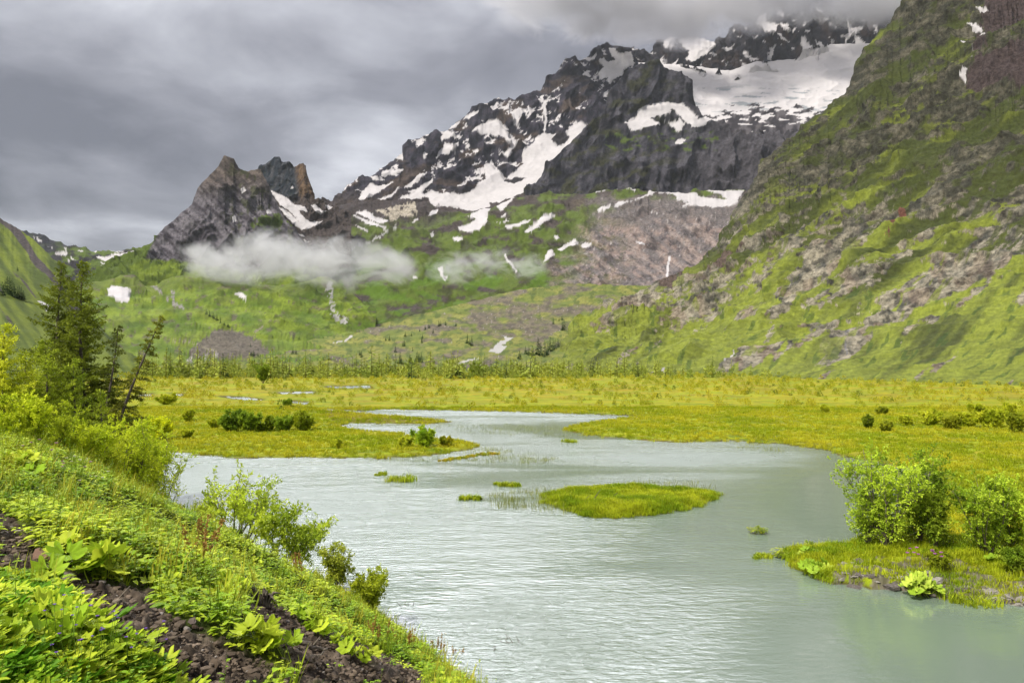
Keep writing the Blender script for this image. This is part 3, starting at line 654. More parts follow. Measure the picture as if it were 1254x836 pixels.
NB = np.array([0.852, 0.523]); CB = 11.0
def bank_s(X, Y):
    s = CB - (NB[0]*X + NB[1]*Y)
    t = -NB[1]*X + NB[0]*Y               # along the shore, away from the camera
    s = s - np.interp(t, [19, 24.6, 27.3, 34.4, 44, 52, 58, 70, 100], [0, .6, 1.9, 3.0, 4.9, 4.6, 5.0, 7.0, 9.0])
    s = s + 0.9*noise2(t/9.0, t*0 + 3.3, 231) + 0.5*noise2(t/3.1, t*0 + 1.3, 232)
    return s, t
def bank_z(X, Y):
    X = np.asarray(X, float); Y = np.asarray(Y, float)
    s, t = bank_s(X, Y)
    z = 0.66*s
    z = np.where(z > 5.8, 5.8 + 1.45*(1 - np.exp(-(z-5.8)/1.45)), z)
    z = z + 0.22*noise2(X/2.3, Y/2.3, 233) + 0.08*noise2(X/0.8, Y/0.8, 234)
    return np.maximum(z, -1.5)
def total_z(X, Y):
    return np.maximum(bank_z(X, Y), floor_z(X, Y))
def at(px, py, d0=3.5, d1=430, n=900):
    """first meeting of the sight line through a photo pixel with bank or valley floor"""
    D = np.geomspace(d0, d1, n); X = (px - CX)/F*D; Z = CZ + (HY - py)/F*D
    h = Z - total_z(X, D)
    k = np.nonzero(h <= 0)[0]
    k = k[0] if len(k) else n-1
    if k > 0 and h[k] < 0: 
        f = h[k-1]/(h[k-1]-h[k]); d = D[k-1] + f*(D[k]-D[k-1])
    else: d = D[k]
    x = (px-CX)/F*d
    return np.array([x, d, float(total_z(np.array([x]), np.array([d]))[0])])
MUD = zm(2.986, 0, 560, [(-40,190),(0,195),(40,215),(110,300),(130,380),(280,430),(370,450),(560,490),(580,540),(650,600),(760,640),(880,700),(1000,760),(1010,840),(640,840),(600,770),(480,700),(390,650),(330,590),(250,520),(200,440),(100,400),(-40,400)],
         [(870,540),(940,490),(1030,550),(1140,620),(1254,660),(1380,700),(1500,760),(1640,840),(1010,840),(1080,750),(1030,680),(920,600),(860,560)])
def mudmask(px, py):
    x, y = wob(np.asarray(px, f32), np.asarray(py, f32), 3, 9.0)
    m = np.zeros(x.shape, bool)
    for p in MUD: m |= inpoly(x, y, p)
    return m
EARTH1 = alb(104,92,80, 0.5); EARTH2 = alb(150,134,118, 0.5); EARTH3 = alb(64,54,46, 0.5)
def build_bank():
    az = np.linspace(R(-62), R(20), 1150)
    rr = np.geomspace(2.0, 95, 620)
    RR_, AZ = np.meshgrid(rr, az, indexing='ij')
    X = RR_*np.sin(AZ); Y = RR_*np.cos(AZ)
    z = bank_z(X, Y)
    Yc = np.maximum(Y, 0.5)
    px = (CX + X/Yc*F).ravel(); py = (HY - (z-CZ)/Yc*F).ravel()
    m = mudmask(px, py).reshape(X.shape)
    mf = m.astype(f32)
    for ax in (0, 1):
        for _ in range(3): mf = (np.roll(mf, 1, ax) + mf*2 + np.roll(mf, -1, ax))/4
    clod = ridged3(X/0.55, Y/0.55, X*0, 5, 235) * 0.09 + np.abs(fbm2(X/0.16, Y/0.16, 3, 236))*0.07
    z = z + mf*(clod - 0.04) + 0.02*fbm2(X/0.2, Y/0.2, 3, 237)
    V = np.stack([X, Y, z], -1)
    n = fbm2(X/0.4, Y/0.4, 4, 238).ravel(); n2 = fbm2(X/0.12, Y/0.12, 3, 239).ravel()
    soil = mixc(EARTH1, EARTH2, sst(0.0, 0.6, n + 0.4*n2)); soil = mixc(soil, EARTH3, sst(0.0, 0.5, -n))
    green = mixc(alb(70,88,18), alb(104,120,26), sst(-0.3, 0.3, n))
    C = mixc(green, soil, mf.ravel())
    wet = sst(0.16, 0.04, V[..., 2].ravel()); C = mixc(C, alb(96,92,70), wet*0.7)
    o = mesh_obj('bank_slope', V.reshape(-1, 3), grid_faces(*X.shape), 4, terrain_mat('bank_soil', 0.12, 0.45, 0.7), C)
    tag(o, 'steep earthen bank slope dropping to the lake', 'bank', kind='structure')
build_bank()

def build_base():
    n = 96; V = [(0, 0, -2.0)]; fs = []
    for r in (60, 600, 3000, 12000):
        for i in range(n): V.append((r*math.sin(2*math.pi*i/n), r*math.cos(2*math.pi*i/n), -2.0 if r < 3000 else -30))
    L, S = [], []
    for i in range(n): L += [0, 1+(i+1) % n, 1+i]; S.append(3)
    for k in range(3):
        for i in range(n):
            a, b = 1+k*n+i, 1+k*n+(i+1) % n; L += [a, b, b+n, a+n]; S.append(4)
    V = np.array(V); m, nt, b = new_mat('ground_earth'); b.inputs['Base Color'].default_value = (0.11, 0.12, 0.04, 1); b.inputs['Roughness'].default_value = 1
    nz = ND(nt, 'ShaderNodeTexNoise', Scale=0.05, Detail=5.0); bp = ND(nt, 'ShaderNodeBump', Strength=0.4, Distance=2.0)
    nt.links.new(nz.outputs['Fac'], bp.inputs['Height']); nt.links.new(bp.outputs['Normal'], b.inputs['Normal'])
    tag(mesh_obj('ground', V, L, np.array(S, np.int32), m), 'wide valley ground lying under the lake and meadows', 'ground', kind='structure')
build_base()

def build_water():
    m, nt, b = new_mat('lake_water'); L = nt.links.new
    tc = ND(nt, 'ShaderNodeTexCoord')
    def MP(sx, sy, rot=0.0):
        n = ND(nt, 'ShaderNodeMapping'); n.inputs['Scale'].default_value = (sx, sy, 1); n.inputs['Rotation'].default_value = (0, 0, rot); L(tc.outputs['Object'], n.inputs['Vector']); return n
    # wind: wide calm and ruffled patches
    mpw = MP(0.02, 0.045, 0.25); nw = ND(nt, 'ShaderNodeTexNoise', Scale=1.6, Detail=6.0, Roughness=0.6, Distortion=0.6); L(mpw.outputs[0], nw.inputs['Vector'])
    at_ = ND(nt, 'ShaderNodeVertexColor', layer_name='col')
    sep = ND(nt, 'ShaderNodeSeparateColor'); L(at_.outputs['Color'], sep.inputs[0])
    wind = ND(nt, 'ShaderNodeMath', operation='MULTIPLY_ADD', use_clamp=True); L(nw.outputs['Fac'], wind.inputs[0]); wind.inputs[1].default_value = 2.4; wind.inputs[2].default_value = -1.0
    wa = ND(nt, 'ShaderNodeMath', operation='MULTIPLY_ADD'); L(wind.outputs[0], wa.inputs[0]); wa.inputs[1].default_value = 1.2; wa.inputs[2].default_value = 0.35
    ws = ND(nt, 'ShaderNodeMath', operation='MULTIPLY', use_clamp=True); L(wa.outputs[0], ws.inputs[0]); L(sep.outputs[0], ws.inputs[1])
    mp1 = MP(1.1, 2.6, -0.25); n1 = ND(nt, 'ShaderNodeTexNoise', Scale=1.6, Detail=4.0, Roughness=0.6, Distortion=0.4); L(mp1.outputs[0], n1.inputs['Vector'])
    mp2 = MP(0.25, 0.6, -0.15); n2 = ND(nt, 'ShaderNodeTexNoise', Scale=1.0, Detail=3.0, Roughness=0.55); L(mp2.outputs[0], n2.inputs['Vector'])
    ad = ND(nt, 'ShaderNodeMath', operation='MULTIPLY_ADD'); L(n2.outputs['Fac'], ad.inputs[0]); ad.inputs[1].default_value = 1.6; L(n1.outputs['Fac'], ad.inputs[2])
    st = ND(nt, 'ShaderNodeMath', operation='MULTIPLY_ADD'); L(ws.outputs[0], st.inputs[0]); st.inputs[1].default_value = WAVE; st.inputs[2].default_value = 0.03
    bp = ND(nt, 'ShaderNodeBump', Distance=0.24); L(ad.outputs[0], bp.inputs['Height']); L(st.outputs[0], bp.inputs['Strength'])
    L(bp.outputs['Normal'], b.inputs['Normal'])
    rg = ND(nt, 'ShaderNodeMath', operation='MULTIPLY_ADD', use_clamp=True); L(ws.outputs[0], rg.inputs[0]); rg.inputs[1].default_value = 0.36; rg.inputs[2].default_value = 0.04; L(rg.outputs[0], b.inputs['Roughness'])
    b.inputs['Base Color'].default_value = (*WATERC, 1); b.inputs['IOR'].default_value = 2.3
    b.inputs['Specular IOR Level'].default_value = 0.75
    # sheet with a coarse wind map of its own
    xs = np.linspace(-160, 190, 140); ys = np.linspace(-10, 330, 140)
    Y, X = np.meshgrid(ys, xs, indexing='ij')
    Yc = np.maximum(Y, 5); px = CX + X/Yc*F; py = HY + CZ/Yc*F
    w = 0.30 + 0.9*np.exp(-((px-330)/260)**2 - ((py-590)/90)**2) + 0.8*np.exp(-((px-860)/150)**2 - ((py-562)/18)**2) + 0.6*np.exp(-((px-620)/160)**2-((py-800)/90)**2) + 0.5*np.exp(-((px-600)/160)**2-((py-506)/8)**2)
    w = w - 0.6*np.exp(-((px-1050)/110)**2 - ((py-610)/50)**2) - 0.7*np.exp(-((px-1150)/200)**2-((py-800)/80)**2) - 0.25*np.exp(-((px-600)/130)**2-((py-595)/22)**2)
    w = w + 0.5*sst(520, 500, py)
    w = np.clip(w*1.15, 0.02, 1.15)
    o = mesh_obj('lake', np.stack([X, Y, X*0], -1).reshape(-1, 3), grid_faces(*X.shape), 4, m, np.repeat(w.reshape(-1, 1), 3, 1))
    tag(o, 'milky grey-green lake with ruffled bright ripples and calm patches', 'lake', kind='structure')
WAVE, WATERC = 0.9, (0.160, 0.212, 0.168)
build_water()
# ------------------------------------------------------------------ foliage tools
RNG = np.random.default_rng(7)
def leaf_mat(name, trans=0.35, rough=0.5, var=0.25, gain=1.75):
    m = bpy.data.materials.new(name); m.use_nodes = True; nt = m.node_tree; L = nt.links.new
    b = nt.nodes['Principled BSDF']; out = nt.nodes['Material Output']
    at_ = ND(nt, 'ShaderNodeVertexColor', layer_name='col')
    oi = ND(nt, 'ShaderNodeTexCoord'); nz = ND(nt, 'ShaderNodeTexNoise', Scale=2.3, Detail=3.0); L(oi.outputs['Object'], nz.inputs['Vector'])
    mr = ND(nt, 'ShaderNodeMapRange'); mr.inputs['From Min'].default_value = 0.3; mr.inputs['From Max'].default_value = 0.7
    mr.inputs['To Min'].default_value = gain*(1-var); mr.inputs['To Max'].default_value = gain*(1+var); L(nz.outputs['Fac'], mr.inputs['Value'])
    sc = ND(nt, 'ShaderNodeVectorMath', operation='SCALE'); L(at_.outputs['Color'], sc.inputs[0]); L(mr.outputs[0], sc.inputs['Scale'])
    L(sc.outputs[0], b.inputs['Base Color']); b.inputs['Roughness'].default_value = rough; b.inputs['Specular IOR Level'].default_value = 0.12
    tr = ND(nt, 'ShaderNodeBsdfTranslucent'); L(sc.outputs[0], tr.inputs['Color'])
    mx = ND(nt, 'ShaderNodeMixShader'); mx.inputs[0].default_value = trans
    L(b.outputs[0], mx.inputs[1]); L(tr.outputs[0], mx.inputs[2]); L(mx.outputs[0], out.inputs['Surface'])
    return m
def bark_mat(name, c1, c2):
    m, nt, b = new_mat(name); L = nt.links.new
    tc = ND(nt, 'ShaderNodeTexCoord'); nz = ND(nt, 'ShaderNodeTexNoise', Scale=14.0, Detail=5.0); L(tc.outputs['Object'], nz.inputs['Vector'])
    rp = ND(nt, 'ShaderNodeValToRGB'); rp.color_ramp.elements[0].color = (*c1, 1); rp.color_ramp.elements[1].color = (*c2, 1)
    rp.color_ramp.elements[0].position = 0.35; rp.color_ramp.elements[1].position = 0.65
    L(nz.outputs['Fac'], rp.inputs[0]); L(rp.outputs[0], b.inputs['Base Color']); b.inputs['Roughness'].default_value = 0.9
    bp = ND(nt, 'ShaderNodeBump', Strength=0.6, Distance=0.03); L(nz.outputs['Fac'], bp.inputs['Height']); L(bp.outputs[0], b.inputs['Normal'])
    return m
LEAF = leaf_mat('leaf_green'); NEEDLE = leaf_mat('needle_green', 0.25, 0.6, .25, 1.4); PETAL = leaf_mat('petal', 0.3, 0.6, 0.1, 1.3)
BARK = bark_mat('bark', (0.05, 0.04, 0.032), (0.13, 0.105, 0.085)); BARKL = bark_mat('pale_bark', (0.10, 0.085, 0.065), (0.22, 0.18, 0.14))
def unit(v): return v/(np.linalg.norm(v, axis=-1, keepdims=True) + 1e-9)
def leaf_quads(Pp, Dr, ln, wd, rng, fold=0.25, flat=0.0):
    """folded four cornered leaves: returns vertices and triangles"""
    n = len(Pp); Dr = unit(Dr); r = rng.normal(size=(n, 3)); r[:, 2] += flat
    S = unit(np.cross(Dr, r)); Nn = np.cross(S, Dr)
    ln = np.broadcast_to(ln, (n,))[:, None]; wd = np.broadcast_to(wd, (n,))[:, None]
    mid = Pp + Dr*ln*0.45
    V = np.stack([Pp, mid + S*wd*0.5 + Nn*wd*fold, Pp + Dr*ln, mid - S*wd*0.5 + Nn*wd*fold], 1).reshape(-1, 3)
    i = (np.arange(n)*4)[:, None]
    Fc = np.concatenate([i + [0, 1, 2], i + [0, 2, 3]], 1).reshape(-1)
    return V, Fc
class MB:
    def __init__(s): s.V, s.F, s.C, s.n = [], [], [], 0
    def add(s, V, Fc, c):
        V = np.asarray(V, float); c = np.asarray(c, float)
        if c.ndim == 1: c = np.repeat(c[None], len(V), 0)
        s.V.append(V); s.F.append(np.asarray(Fc, np.int64).ravel() + s.n); s.C.append(c); s.n += len(V)
    def tube(s, pts, rad, c, sides=5):
        pts = np.asarray(pts, float); k = len(pts); rad = np.broadcast_to(rad, (k,))
        t = unit(np.gradient(pts, axis=0)); up = np.array([0.31, 0.17, 0.93]); 
        a = unit(np.cross(t, up)); b = np.cross(t, a)
        an = np.arange(sides)*2*np.pi/sides
        V = pts[:, None] + rad[:, None, None]*(np.cos(an)[None, :, None]*a[:, None] + np.sin(an)[None, :, None]*b[:, None])
        i = np.arange(k*sides).reshape(k, sides); j = np.roll(i, -1, 1)
        q = np.stack([i[:-1], j[:-1], j[1:], i[1:]], -1).reshape(-1, 4)
        tri = np.concatenate([q[:, [0, 1, 2]], q[:, [0, 2, 3]]], 1)
        e = [[i[-1, 0], i[-1, m], i[-1, m+1]] for m in range(1, sides-1)]
        s.add(V.reshape(-1, 3), np.concatenate([tri.ravel(), np.array(e).ravel()]), c)
    def build(s, name, mat, parent=None, smooth=True):
        return mesh_obj(name, np.concatenate(s.V), np.concatenate(s.F), 3, mat, np.concatenate(s.C), smooth, parent)
    def data(s): return np.concatenate(s.V), np.concatenate(s.F), np.concatenate(s.C)
def empty(name, loc, label, cat, group=None):
    o = bpy.data.objects.new(name, None); COL.objects.link(o); o.location = tuple(loc); o.empty_display_size = 0.3
    return tag(o, label, cat, group)
def copy_tree(o, loc, rz=0.0, sc=1.0, label=None, group=None):
    c = o.copy(); COL.objects.link(c); c.location = tuple(loc); c.rotation_euler = (0, 0, rz); c.scale = (sc,)*3
    if label: c['label'] = label
    if group: c['group'] = group
    for ch in o.children:
        d = ch.copy(); COL.objects.link(d); d.parent = c
    return c
def scatter(mb, tmpl, pos, scale, col, rng, lean=None, tilt=0.15):
    """copies of a template (V, F, C) into one mesh: random turn, small tilt, own tint"""
    V, Fc, C = tmpl; n = len(pos)
    if n == 0: return
    a = rng.uniform(0, 2*np.pi, n); ca, sa = np.cos(a), np.sin(a)
    W = V[None]*np.broadcast_to(scale, (n,))[:, None, None]
    X = W[..., 0]*ca[:, None] - W[..., 1]*sa[:, None]; Y = W[..., 0]*sa[:, None] + W[..., 1]*ca[:, None]; Z = W[..., 2]
    tx = rng.normal(0, tilt, n) + (lean[0] if lean is not None else 0); ty = rng.normal(0, tilt, n) + (lean[1] if lean is not None else 0)
    X = X + Z*tx[:, None]; Y = Y + Z*ty[:, None]
    P3 = np.stack([X, Y, Z], -1) + pos[:, None, :]
    F2 = (Fc.reshape(1, -1) + (np.arange(n)*len(V))[:, None]).ravel()
    mb.add(P3.reshape(-1, 3), F2, (C[None]*col[:, None, :]).reshape(-1, 3))

# ---- small plant templates (unit tint, about life size in metres)
def ovate(mb, base, d, up, ln, wd, tint, curl=0.25):
    d = unit(np.asarray(d, float)); s = unit(np.cross(d, up)); nn = np.cross(s, d)
    t = np.array([0, 0.3, 0.65, 1.0]); w = np.array([0, 0.5, 0.42, 0])*wd; z = -curl*ln*t**2
    ctr = base + d*(ln*t)[:, None] + nn*z[:, None]
    V = [ctr[0]]
    for k in (1, 2): V += [ctr[k] + s*w[k] + nn*wd*0.12, ctr[k], ctr[k] - s*w[k] + nn*wd*0.12]
    V.append(ctr[3])
    Fc = [0,2,1, 0,3,2, 1,2,5, 1,5,4, 2,3,6, 2,6,5, 4,5,7, 5,6,7]
    mb.add(np.array(V), Fc, np.array([tint]*3))
def t_herb(seed, n=10, h=0.22, ln=0.11, wd=0.075):
    r = np.random.default_rng(seed); mb = MB()
    for i in range(n):
        a = r.uniform(0, 2*np.pi); e = r.uniform(0.25, 1.2); hh = h*r.uniform(0.35, 1.1)
        p = np.array([math.cos(a)*h*0.55*r.uniform(.2, 1), math.sin(a)*h*0.55*r.uniform(.2, 1), hh])
        st = p + [0, 0, 0.0]; q = np.array([0.004, 0, 0]); 
        mb.add(np.array([[0, 0, 0] - q, [0, 0, 0] + q, st]), [0, 1, 2], np.array([.75]*3))
        d = np.array([math.cos(a)*math.cos(e*.4), math.sin(a)*math.cos(e*.4), 0.35 - 0.5*r.random()])
        ovate(mb, p, d, np.array([0, 0, 1.0]), ln*r.uniform(.6, 1.25), wd*r.uniform(.6, 1.2), r.uniform(.8, 1.15))
    return mb.data()
def t_stalk(seed, h=0.5, n=26, ln=0.05):
    r = np.random.default_rng(seed); mb = MB()
    for k in range(3):
        a = r.uniform(0, 6.3); b = np.array([math.cos(a), math.sin(a), 0])*r.uniform(0, .06); hk = h*r.uniform(.6, 1.1); lean = np.array([r.normal(0, .12), r.normal(0, .12), 1])
        mb.tube([b, b + lean*hk*.5, b + lean*hk], [.004, .003, .001], np.array([.7]*3), 3)
        for i in range(n//3):
            t = r.uniform(.15, 1); aa = r.uniform(0, 6.3); d = np.array([math.cos(aa), math.sin(aa), r.uniform(0, .7)])
            ovate(mb, b + lean*hk*t, d, np.array([0, 0, 1.0]), ln*r.uniform(.6, 1.3)*(1.3-t*.6), ln*.5, r.uniform(.8, 1.2))
    return mb.data()
def t_grass(seed, n=16, h=0.4, w=0.008, spread=0.10, tip=(1, 1, 1), bend=0.35):
    r = np.random.default_rng(seed); mb = MB()
    for i in range(n):
        a = r.uniform(0, 6.3); b = np.array([r.normal(0, spread*.5), r.normal(0, spread*.5), 0]); hh = h*r.uniform(.5, 1.1)
        o = np.array([math.cos(a), math.sin(a), 0]); s = np.array([-math.sin(a), math.cos(a), 0])*w*r.uniform(.7, 1.3); bd = bend*r.uniform(.2, 1.3)
        p1 = b + np.array([0, 0, hh*.55]) + o*hh*bd*.25; p2 = b + np.array([0, 0, hh*(1-.25*bd)]) + o*hh*bd
        t = r.uniform(.8, 1.2); c = np.array([[t*.8]*3, [t*.8]*3, [t]*3, [t]*3, np.array(tip)*t])
        mb.add(np.array([b - s, b + s, p1 + s*.8, p1 - s*.8, p2]), [0,1,2, 0,2,3, 3,2,4], c)
    return mb.data()
def t_lobed(seed, R0=0.2, lobes=7, h=0.25):
    """one broad lobed leaf on a stalk, cupped and wrinkled"""
    r = np.random.default_rng(seed); mb = MB(); n = 36
    th = np.linspace(-np.pi*.93, np.pi*.93, n)
    rad = R0*(1 + 0.16*np.cos(lobes*th) + 0.05*np.cos(lobes*3*th + 1) + 0.08*np.cos(th))
    rings = [0.0, 0.35, 0.7, 1.0]; V = []; C = []
    for q in rings:
        x = rad*q*np.cos(th); y = rad*q*np.sin(th)
        z = 0.28*R0*q**2*(1 + 0.5*np.cos(lobes*th)) - 0.55*R0*q**2*np.clip(np.cos(th), -1, 1)*r.uniform(.3, .9) + R0*0.05*r.normal(size=n)*q
        V.append(np.stack([x, y, z], -1)); rib = 1.0 + 0.10*np.cos(lobes*th)*(q > 0)
        C.append(np.repeat((rib*(0.92 + .1*q))[:, None], 3, 1))
    V = np.concatenate(V); V[:, 2] += h; C = np.concatenate(C)
    i = np.arange(4*n).reshape(4, n); q4 = np.stack([i[:-1, :-1], i[:-1, 1:], i[1:, 1:], i[1:, :-1]], -1).reshape(-1, 4)
    mb.add(V, np.concatenate([q4[:, [0, 1, 2]], q4[:, [0, 2, 3]]], 1), C)
    mb.tube([[-R0*.5, 0, 0], [-R0*.15, 0, h*.6], [0, 0, h]], [R0*.045, R0*.035, R0*.03], np.array([.8]*3), 4)
    return mb.data()
def t_sorrel(seed, h=0.6):
    r = np.random.default_rng(seed); mb = MB(); lean = np.array([r.normal(0, .1), r.normal(0, .1), 1])
    mb.tube([[0, 0, 0], lean*h*.5, lean*h], [.005, .004, .002], np.array([.55, .5, .35]), 3)
    P_ = np.array([lean*h*t for t in r.uniform(.5, 1, 34)]) ; Dd = r.normal(size=(34, 3)); Dd[:, 2] += .6
    V, Fc = leaf_quads(P_, Dd, .05, .03, r); mb.add(V, Fc, np.array([1.0]*3)); return mb.data()
def t_dots(seed, h, n, size, spread, rise=.25):
    """flower heads on thin stems: returns stems and heads apart"""
    r = np.random.default_rng(seed); st = MB(); hd = MB()
    for i in range(n):
        a = r.uniform(0, 6.3); q = np.array([math.cos(a)*spread*r.random(), math.sin(a)*spread*r.random(), h*r.uniform(1-rise, 1+rise)])
        st.tube([[q[0]*.3, q[1]*.3, 0], q*[.7, .7, .6], q], [.004, .003, .002], np.array([.8]*3), 3)
        k = 6; an = np.arange(k)*2*np.pi/k + r.random()
        Dd = np.stack([np.cos(an), np.sin(an), np.full(k, .45)], -1)
        V, Fc = leaf_quads(np.repeat(q[None], k, 0), Dd, size, size*.9, r, .1, 3.0); hd.add(V, Fc, np.array([1.0]*3))
    return st, hd

# ---- bushes: stems, side branches, twigs; leaves along the outer wood
def bush(name, loc, h, spread, seed, label, cat='shrub', group=None, stems=8, leaf=0.06, dens=1.0, tint=(120,140,40), tint2=(165,180,50), lean=(0, 0), k=0.5, thick=1.0, bark=None, top=0.75, low=0.25, root=None):
    r = np.random.default_rng(seed); wood = MB(); LP, LD = [], []
    def curve(p, d, ln, n, grav, wig):
        pts = [p]; d = unit(d)
        for i in range(n):
            d = unit(d + r.normal(0, wig, 3) + np.array([0, 0, grav])); pts.append(pts[-1] + d*ln/n)
        return np.array(pts)
    for s in range(stems):
        a = 2*np.pi*(s + r.random())/stems; o = np.array([math.cos(a), math.sin(a), 0]); tl = r.uniform(.15, 1)*spread/h
        hs = h*r.uniform(.72, 1.0)*(1 - 0.22*min(tl, 1.2)**2)
        st = curve(o*r.uniform(0, .08)*spread, np.array([o[0]*tl + lean[0], o[1]*tl + lean[1], 1.0]), hs*math.sqrt(1 + tl*tl*.35), 8, 0.05, .10)
        wood.tube(st, np.linspace(.022, .004, 9)*h*.33*thick, np.ones(3), 5)
        for b in range(int(11*dens) + 3):
            t = r.uniform(low, 1)**.8; i = min(int(t*8), 7); p = st[i]*(1-(t*8-i)) + st[i+1]*(t*8-i)
            aa = r.uniform(0, 6.3); d = np.array([math.cos(aa), math.sin(aa), r.uniform(.1, 1.1)]) + o*.3
            bl_ = curve(p, d, h*r.uniform(.12, .30)*(1.15 - t*.55), 5, .06, .22)
            wood.tube(bl_, np.linspace(.006, .002, 6)*h*.33*thick, np.ones(3), 3)
            for w in range(5):
                q = bl_[r.integers(1, 6)]; tw = curve(q, r.normal(size=3) + np.array([0, 0, .5]), h*r.uniform(.05, .12), 3, .08, .3)
                m = int(7*dens) + 3; f = r.uniform(.1, 1, m)*2.999; ii = f.astype(int); LP.append(tw[ii] + (tw[ii+1]-tw[ii])*(f-ii)[:, None]); LD.append(unit(tw[ii+1]-tw[ii])*.7 + r.normal(0, .6, (m, 3)))
    LP = np.concatenate(LP); LD = np.concatenate(LD); n = len(LP)
    V, Fc = leaf_quads(LP, LD, leaf*r.uniform(.6, 1.3, n), leaf*.5*r.uniform(.7, 1.2, n), r, .2, .6)
    mixf = np.clip(.5 + .9*noise3(LP[:, 0]*2/h, LP[:, 1]*2/h, LP[:, 2]*2/h, seed) + r.normal(0, .22, n), 0, 1)
    C = mixc(alb(*tint, k), alb(*tint2, k), mixf)
    root = empty(name, loc, label, cat, group)
    wood.build('branches', bark or BARK, root)
    mesh_obj('foliage', V, Fc, 3, LEAF, np.repeat(C, 4, 0), False, root)
    return root
# ---- conifers with whorled branches and needle tufts
def conifer(name, loc, h, width, seed, label, cat='tree', lean=(0, 0), sparse=1.0, tint=(74,84,26), tint2=(112,122,38), droop=.22, bare=.08, need=.12, k=0.5, group=None, onesided=0.0, curve_top=0.0):
    r = np.random.default_rng(seed); tr = MB(); br = MB(); LP, LD = [], []
    n = 14; t = np.linspace(0, 1, n)
    ax = np.stack([lean[0]*h*t + curve_top*h*t**3 + .012*h*np.sin(t*5 + seed), lean[1]*h*t + .01*h*np.sin(t*4 + 2), h*t], -1)
    tr.tube(ax, h*.014*(1 - t*.93) + .006, np.ones(3), 8)
    nb = int(120*sparse)
    for i in range(nb):
        tt = bare + (1-bare)*((i + r.random())/nb)**.92; j = min(int(tt*(n-1)), n-2); f = tt*(n-1)-j; p = ax[j]*(1-f) + ax[j+1]*f
        a = r.uniform(0, 2*np.pi)
        if onesided and math.cos(a) < -.2 and r.random() < onesided: continue
        ln = width*(1-tt)**.75*r.uniform(.55, 1.12)*min(1, .45 + tt*3) + .12
        o = np.array([math.cos(a), math.sin(a), 0]); s = np.linspace(0, 1, 7)
        up = r.uniform(.05, .35) + .35*tt
        bp = p + o*(ln*s)[:, None] + np.array([0, 0, 1])*(ln*(up*s - (droop + .25*(1-tt))*s**2*1.6 + .25*s**4))[:, None] + r.normal(0, .015*ln, (7, 3))*s[:, None]
        br.tube(bp, np.linspace(.013, .003, 7)*ln**.6*.9, np.ones(3), 4)
        nt_ = max(4, int(ln/.11))
        sd_ = np.array([-o[1], o[0], 0])
        for q in range(nt_):
            f = (q + r.random())/nt_; f = .12 + .88*f; ii = min(int(f*6), 5); b0 = bp[ii] + (bp[ii+1]-bp[ii])*(f*6-ii)
            for sg in (-1, 1):
                tl = ln*.34*(1.05-f)*r.uniform(.5, 1.2) + .07
                td = unit(o*.75 + sd_*sg*r.uniform(.5, 1.1) + np.array([0, 0, r.uniform(-.45, .15)]))
                m = max(4, int(tl/.026)); u = (np.arange(m) + r.random(m))/m
                LP.append(b0 + td*(tl*u)[:, None] + np.array([0, 0, -1])*(.18*tl*u**2)[:, None]); LD.append(td*.6 + r.normal(0, .7, (m, 3)) + np.array([0, 0, .15]))
    m = 40; f = r.uniform(.86, 1, m); LP.append(np.stack([np.interp(f, t, ax[:, c]) for c in range(3)], -1)); LD.append(r.normal(0, .6, (m, 3)) + np.array([0, 0, .8]))
    LP = np.concatenate(LP); LD = np.concatenate(LD); n2 = len(LP)
    V, Fc = leaf_quads(LP, LD, need*r.uniform(.7, 1.4, n2), need*.42, r, .1)
    mixf = np.clip(.5 + 1.1*noise3(LP[:, 0]*1.1, LP[:, 1]*1.1, LP[:, 2]*1.4, seed) + r.normal(0, .2, n2), 0, 1)
    C = mixc(alb(*tint, k), alb(*tint2, k), mixf)
    root = empty(name, loc, label, cat, group)
    tr.build('trunk', BARK, root); br.build('branches', BARK, root)
    mesh_obj('crown', V, Fc, 3, NEEDLE, np.repeat(C, 4, 0), False, root)
    return root
def t_far_conifer(seed, slim=.24, n=150):
    """small far conifer of unit height: thin trunk and ragged needle sprays"""
    r = np.random.default_rng(seed); mb = MB()
    mb.tube([[0, 0, 0], [0, 0, .5], [0, 0, .98]], [.018, .012, .003], np.array([.45, .38, .35]), 4)
    z = .06 + .94*r.random(n)**1.25; a = r.uniform(0, 6.3, n); q = slim*(1-z)**.8*r.uniform(.25, 1, n)
    Pp = np.stack([np.cos(a)*q*.3, np.sin(a)*q*.3, z], -1); Dd = np.stack([np.cos(a), np.sin(a), r.uniform(-.55, .2, n)], -1)
    V, Fc = leaf_quads(Pp, Dd, q + .03, .075*(1.25-z), r, .15, 2.0); mb.add(V, Fc, np.repeat(r.uniform(.75, 1.2, n), 4)[:, None]*np.ones(3))
    top, tf = leaf_quads(np.array([[0, 0, .9]]*3), np.array([[.1, 0, 1], [-.1, .05, 1], [0, -.1, 1.0]]), .12, .03, r); mb.add(top, tf, np.ones(3))
    return mb.data()
def t_far_bush(seed, n=70, leaf=.22):
    r = np.random.default_rng(seed); mb = MB(); a = r.uniform(0, 6.3, n); q = r.random(n)**.5; z = r.random(n)
    rr_ = q*(.6 + .5*np.sin(a*3 + seed)*.4)*np.sqrt(np.clip(1.05 - z**2, .05, 1)); Pp = np.stack([np.cos(a)*rr_*.75, np.sin(a)*rr_*.75, z*.8], -1)
    Dd = np.stack([np.cos(a)*.6, np.sin(a)*.6, r.uniform(.1, 1.3, n)], -1) + r.normal(0, .3, (n, 3))
    V, Fc = leaf_quads(Pp, Dd, leaf*r.uniform(.7, 1.3, n), leaf*.55, r, .2); mb.add(V, Fc, np.repeat(r.uniform(.7, 1.25, n), 4)[:, None]*np.ones(3))
    return mb.data()

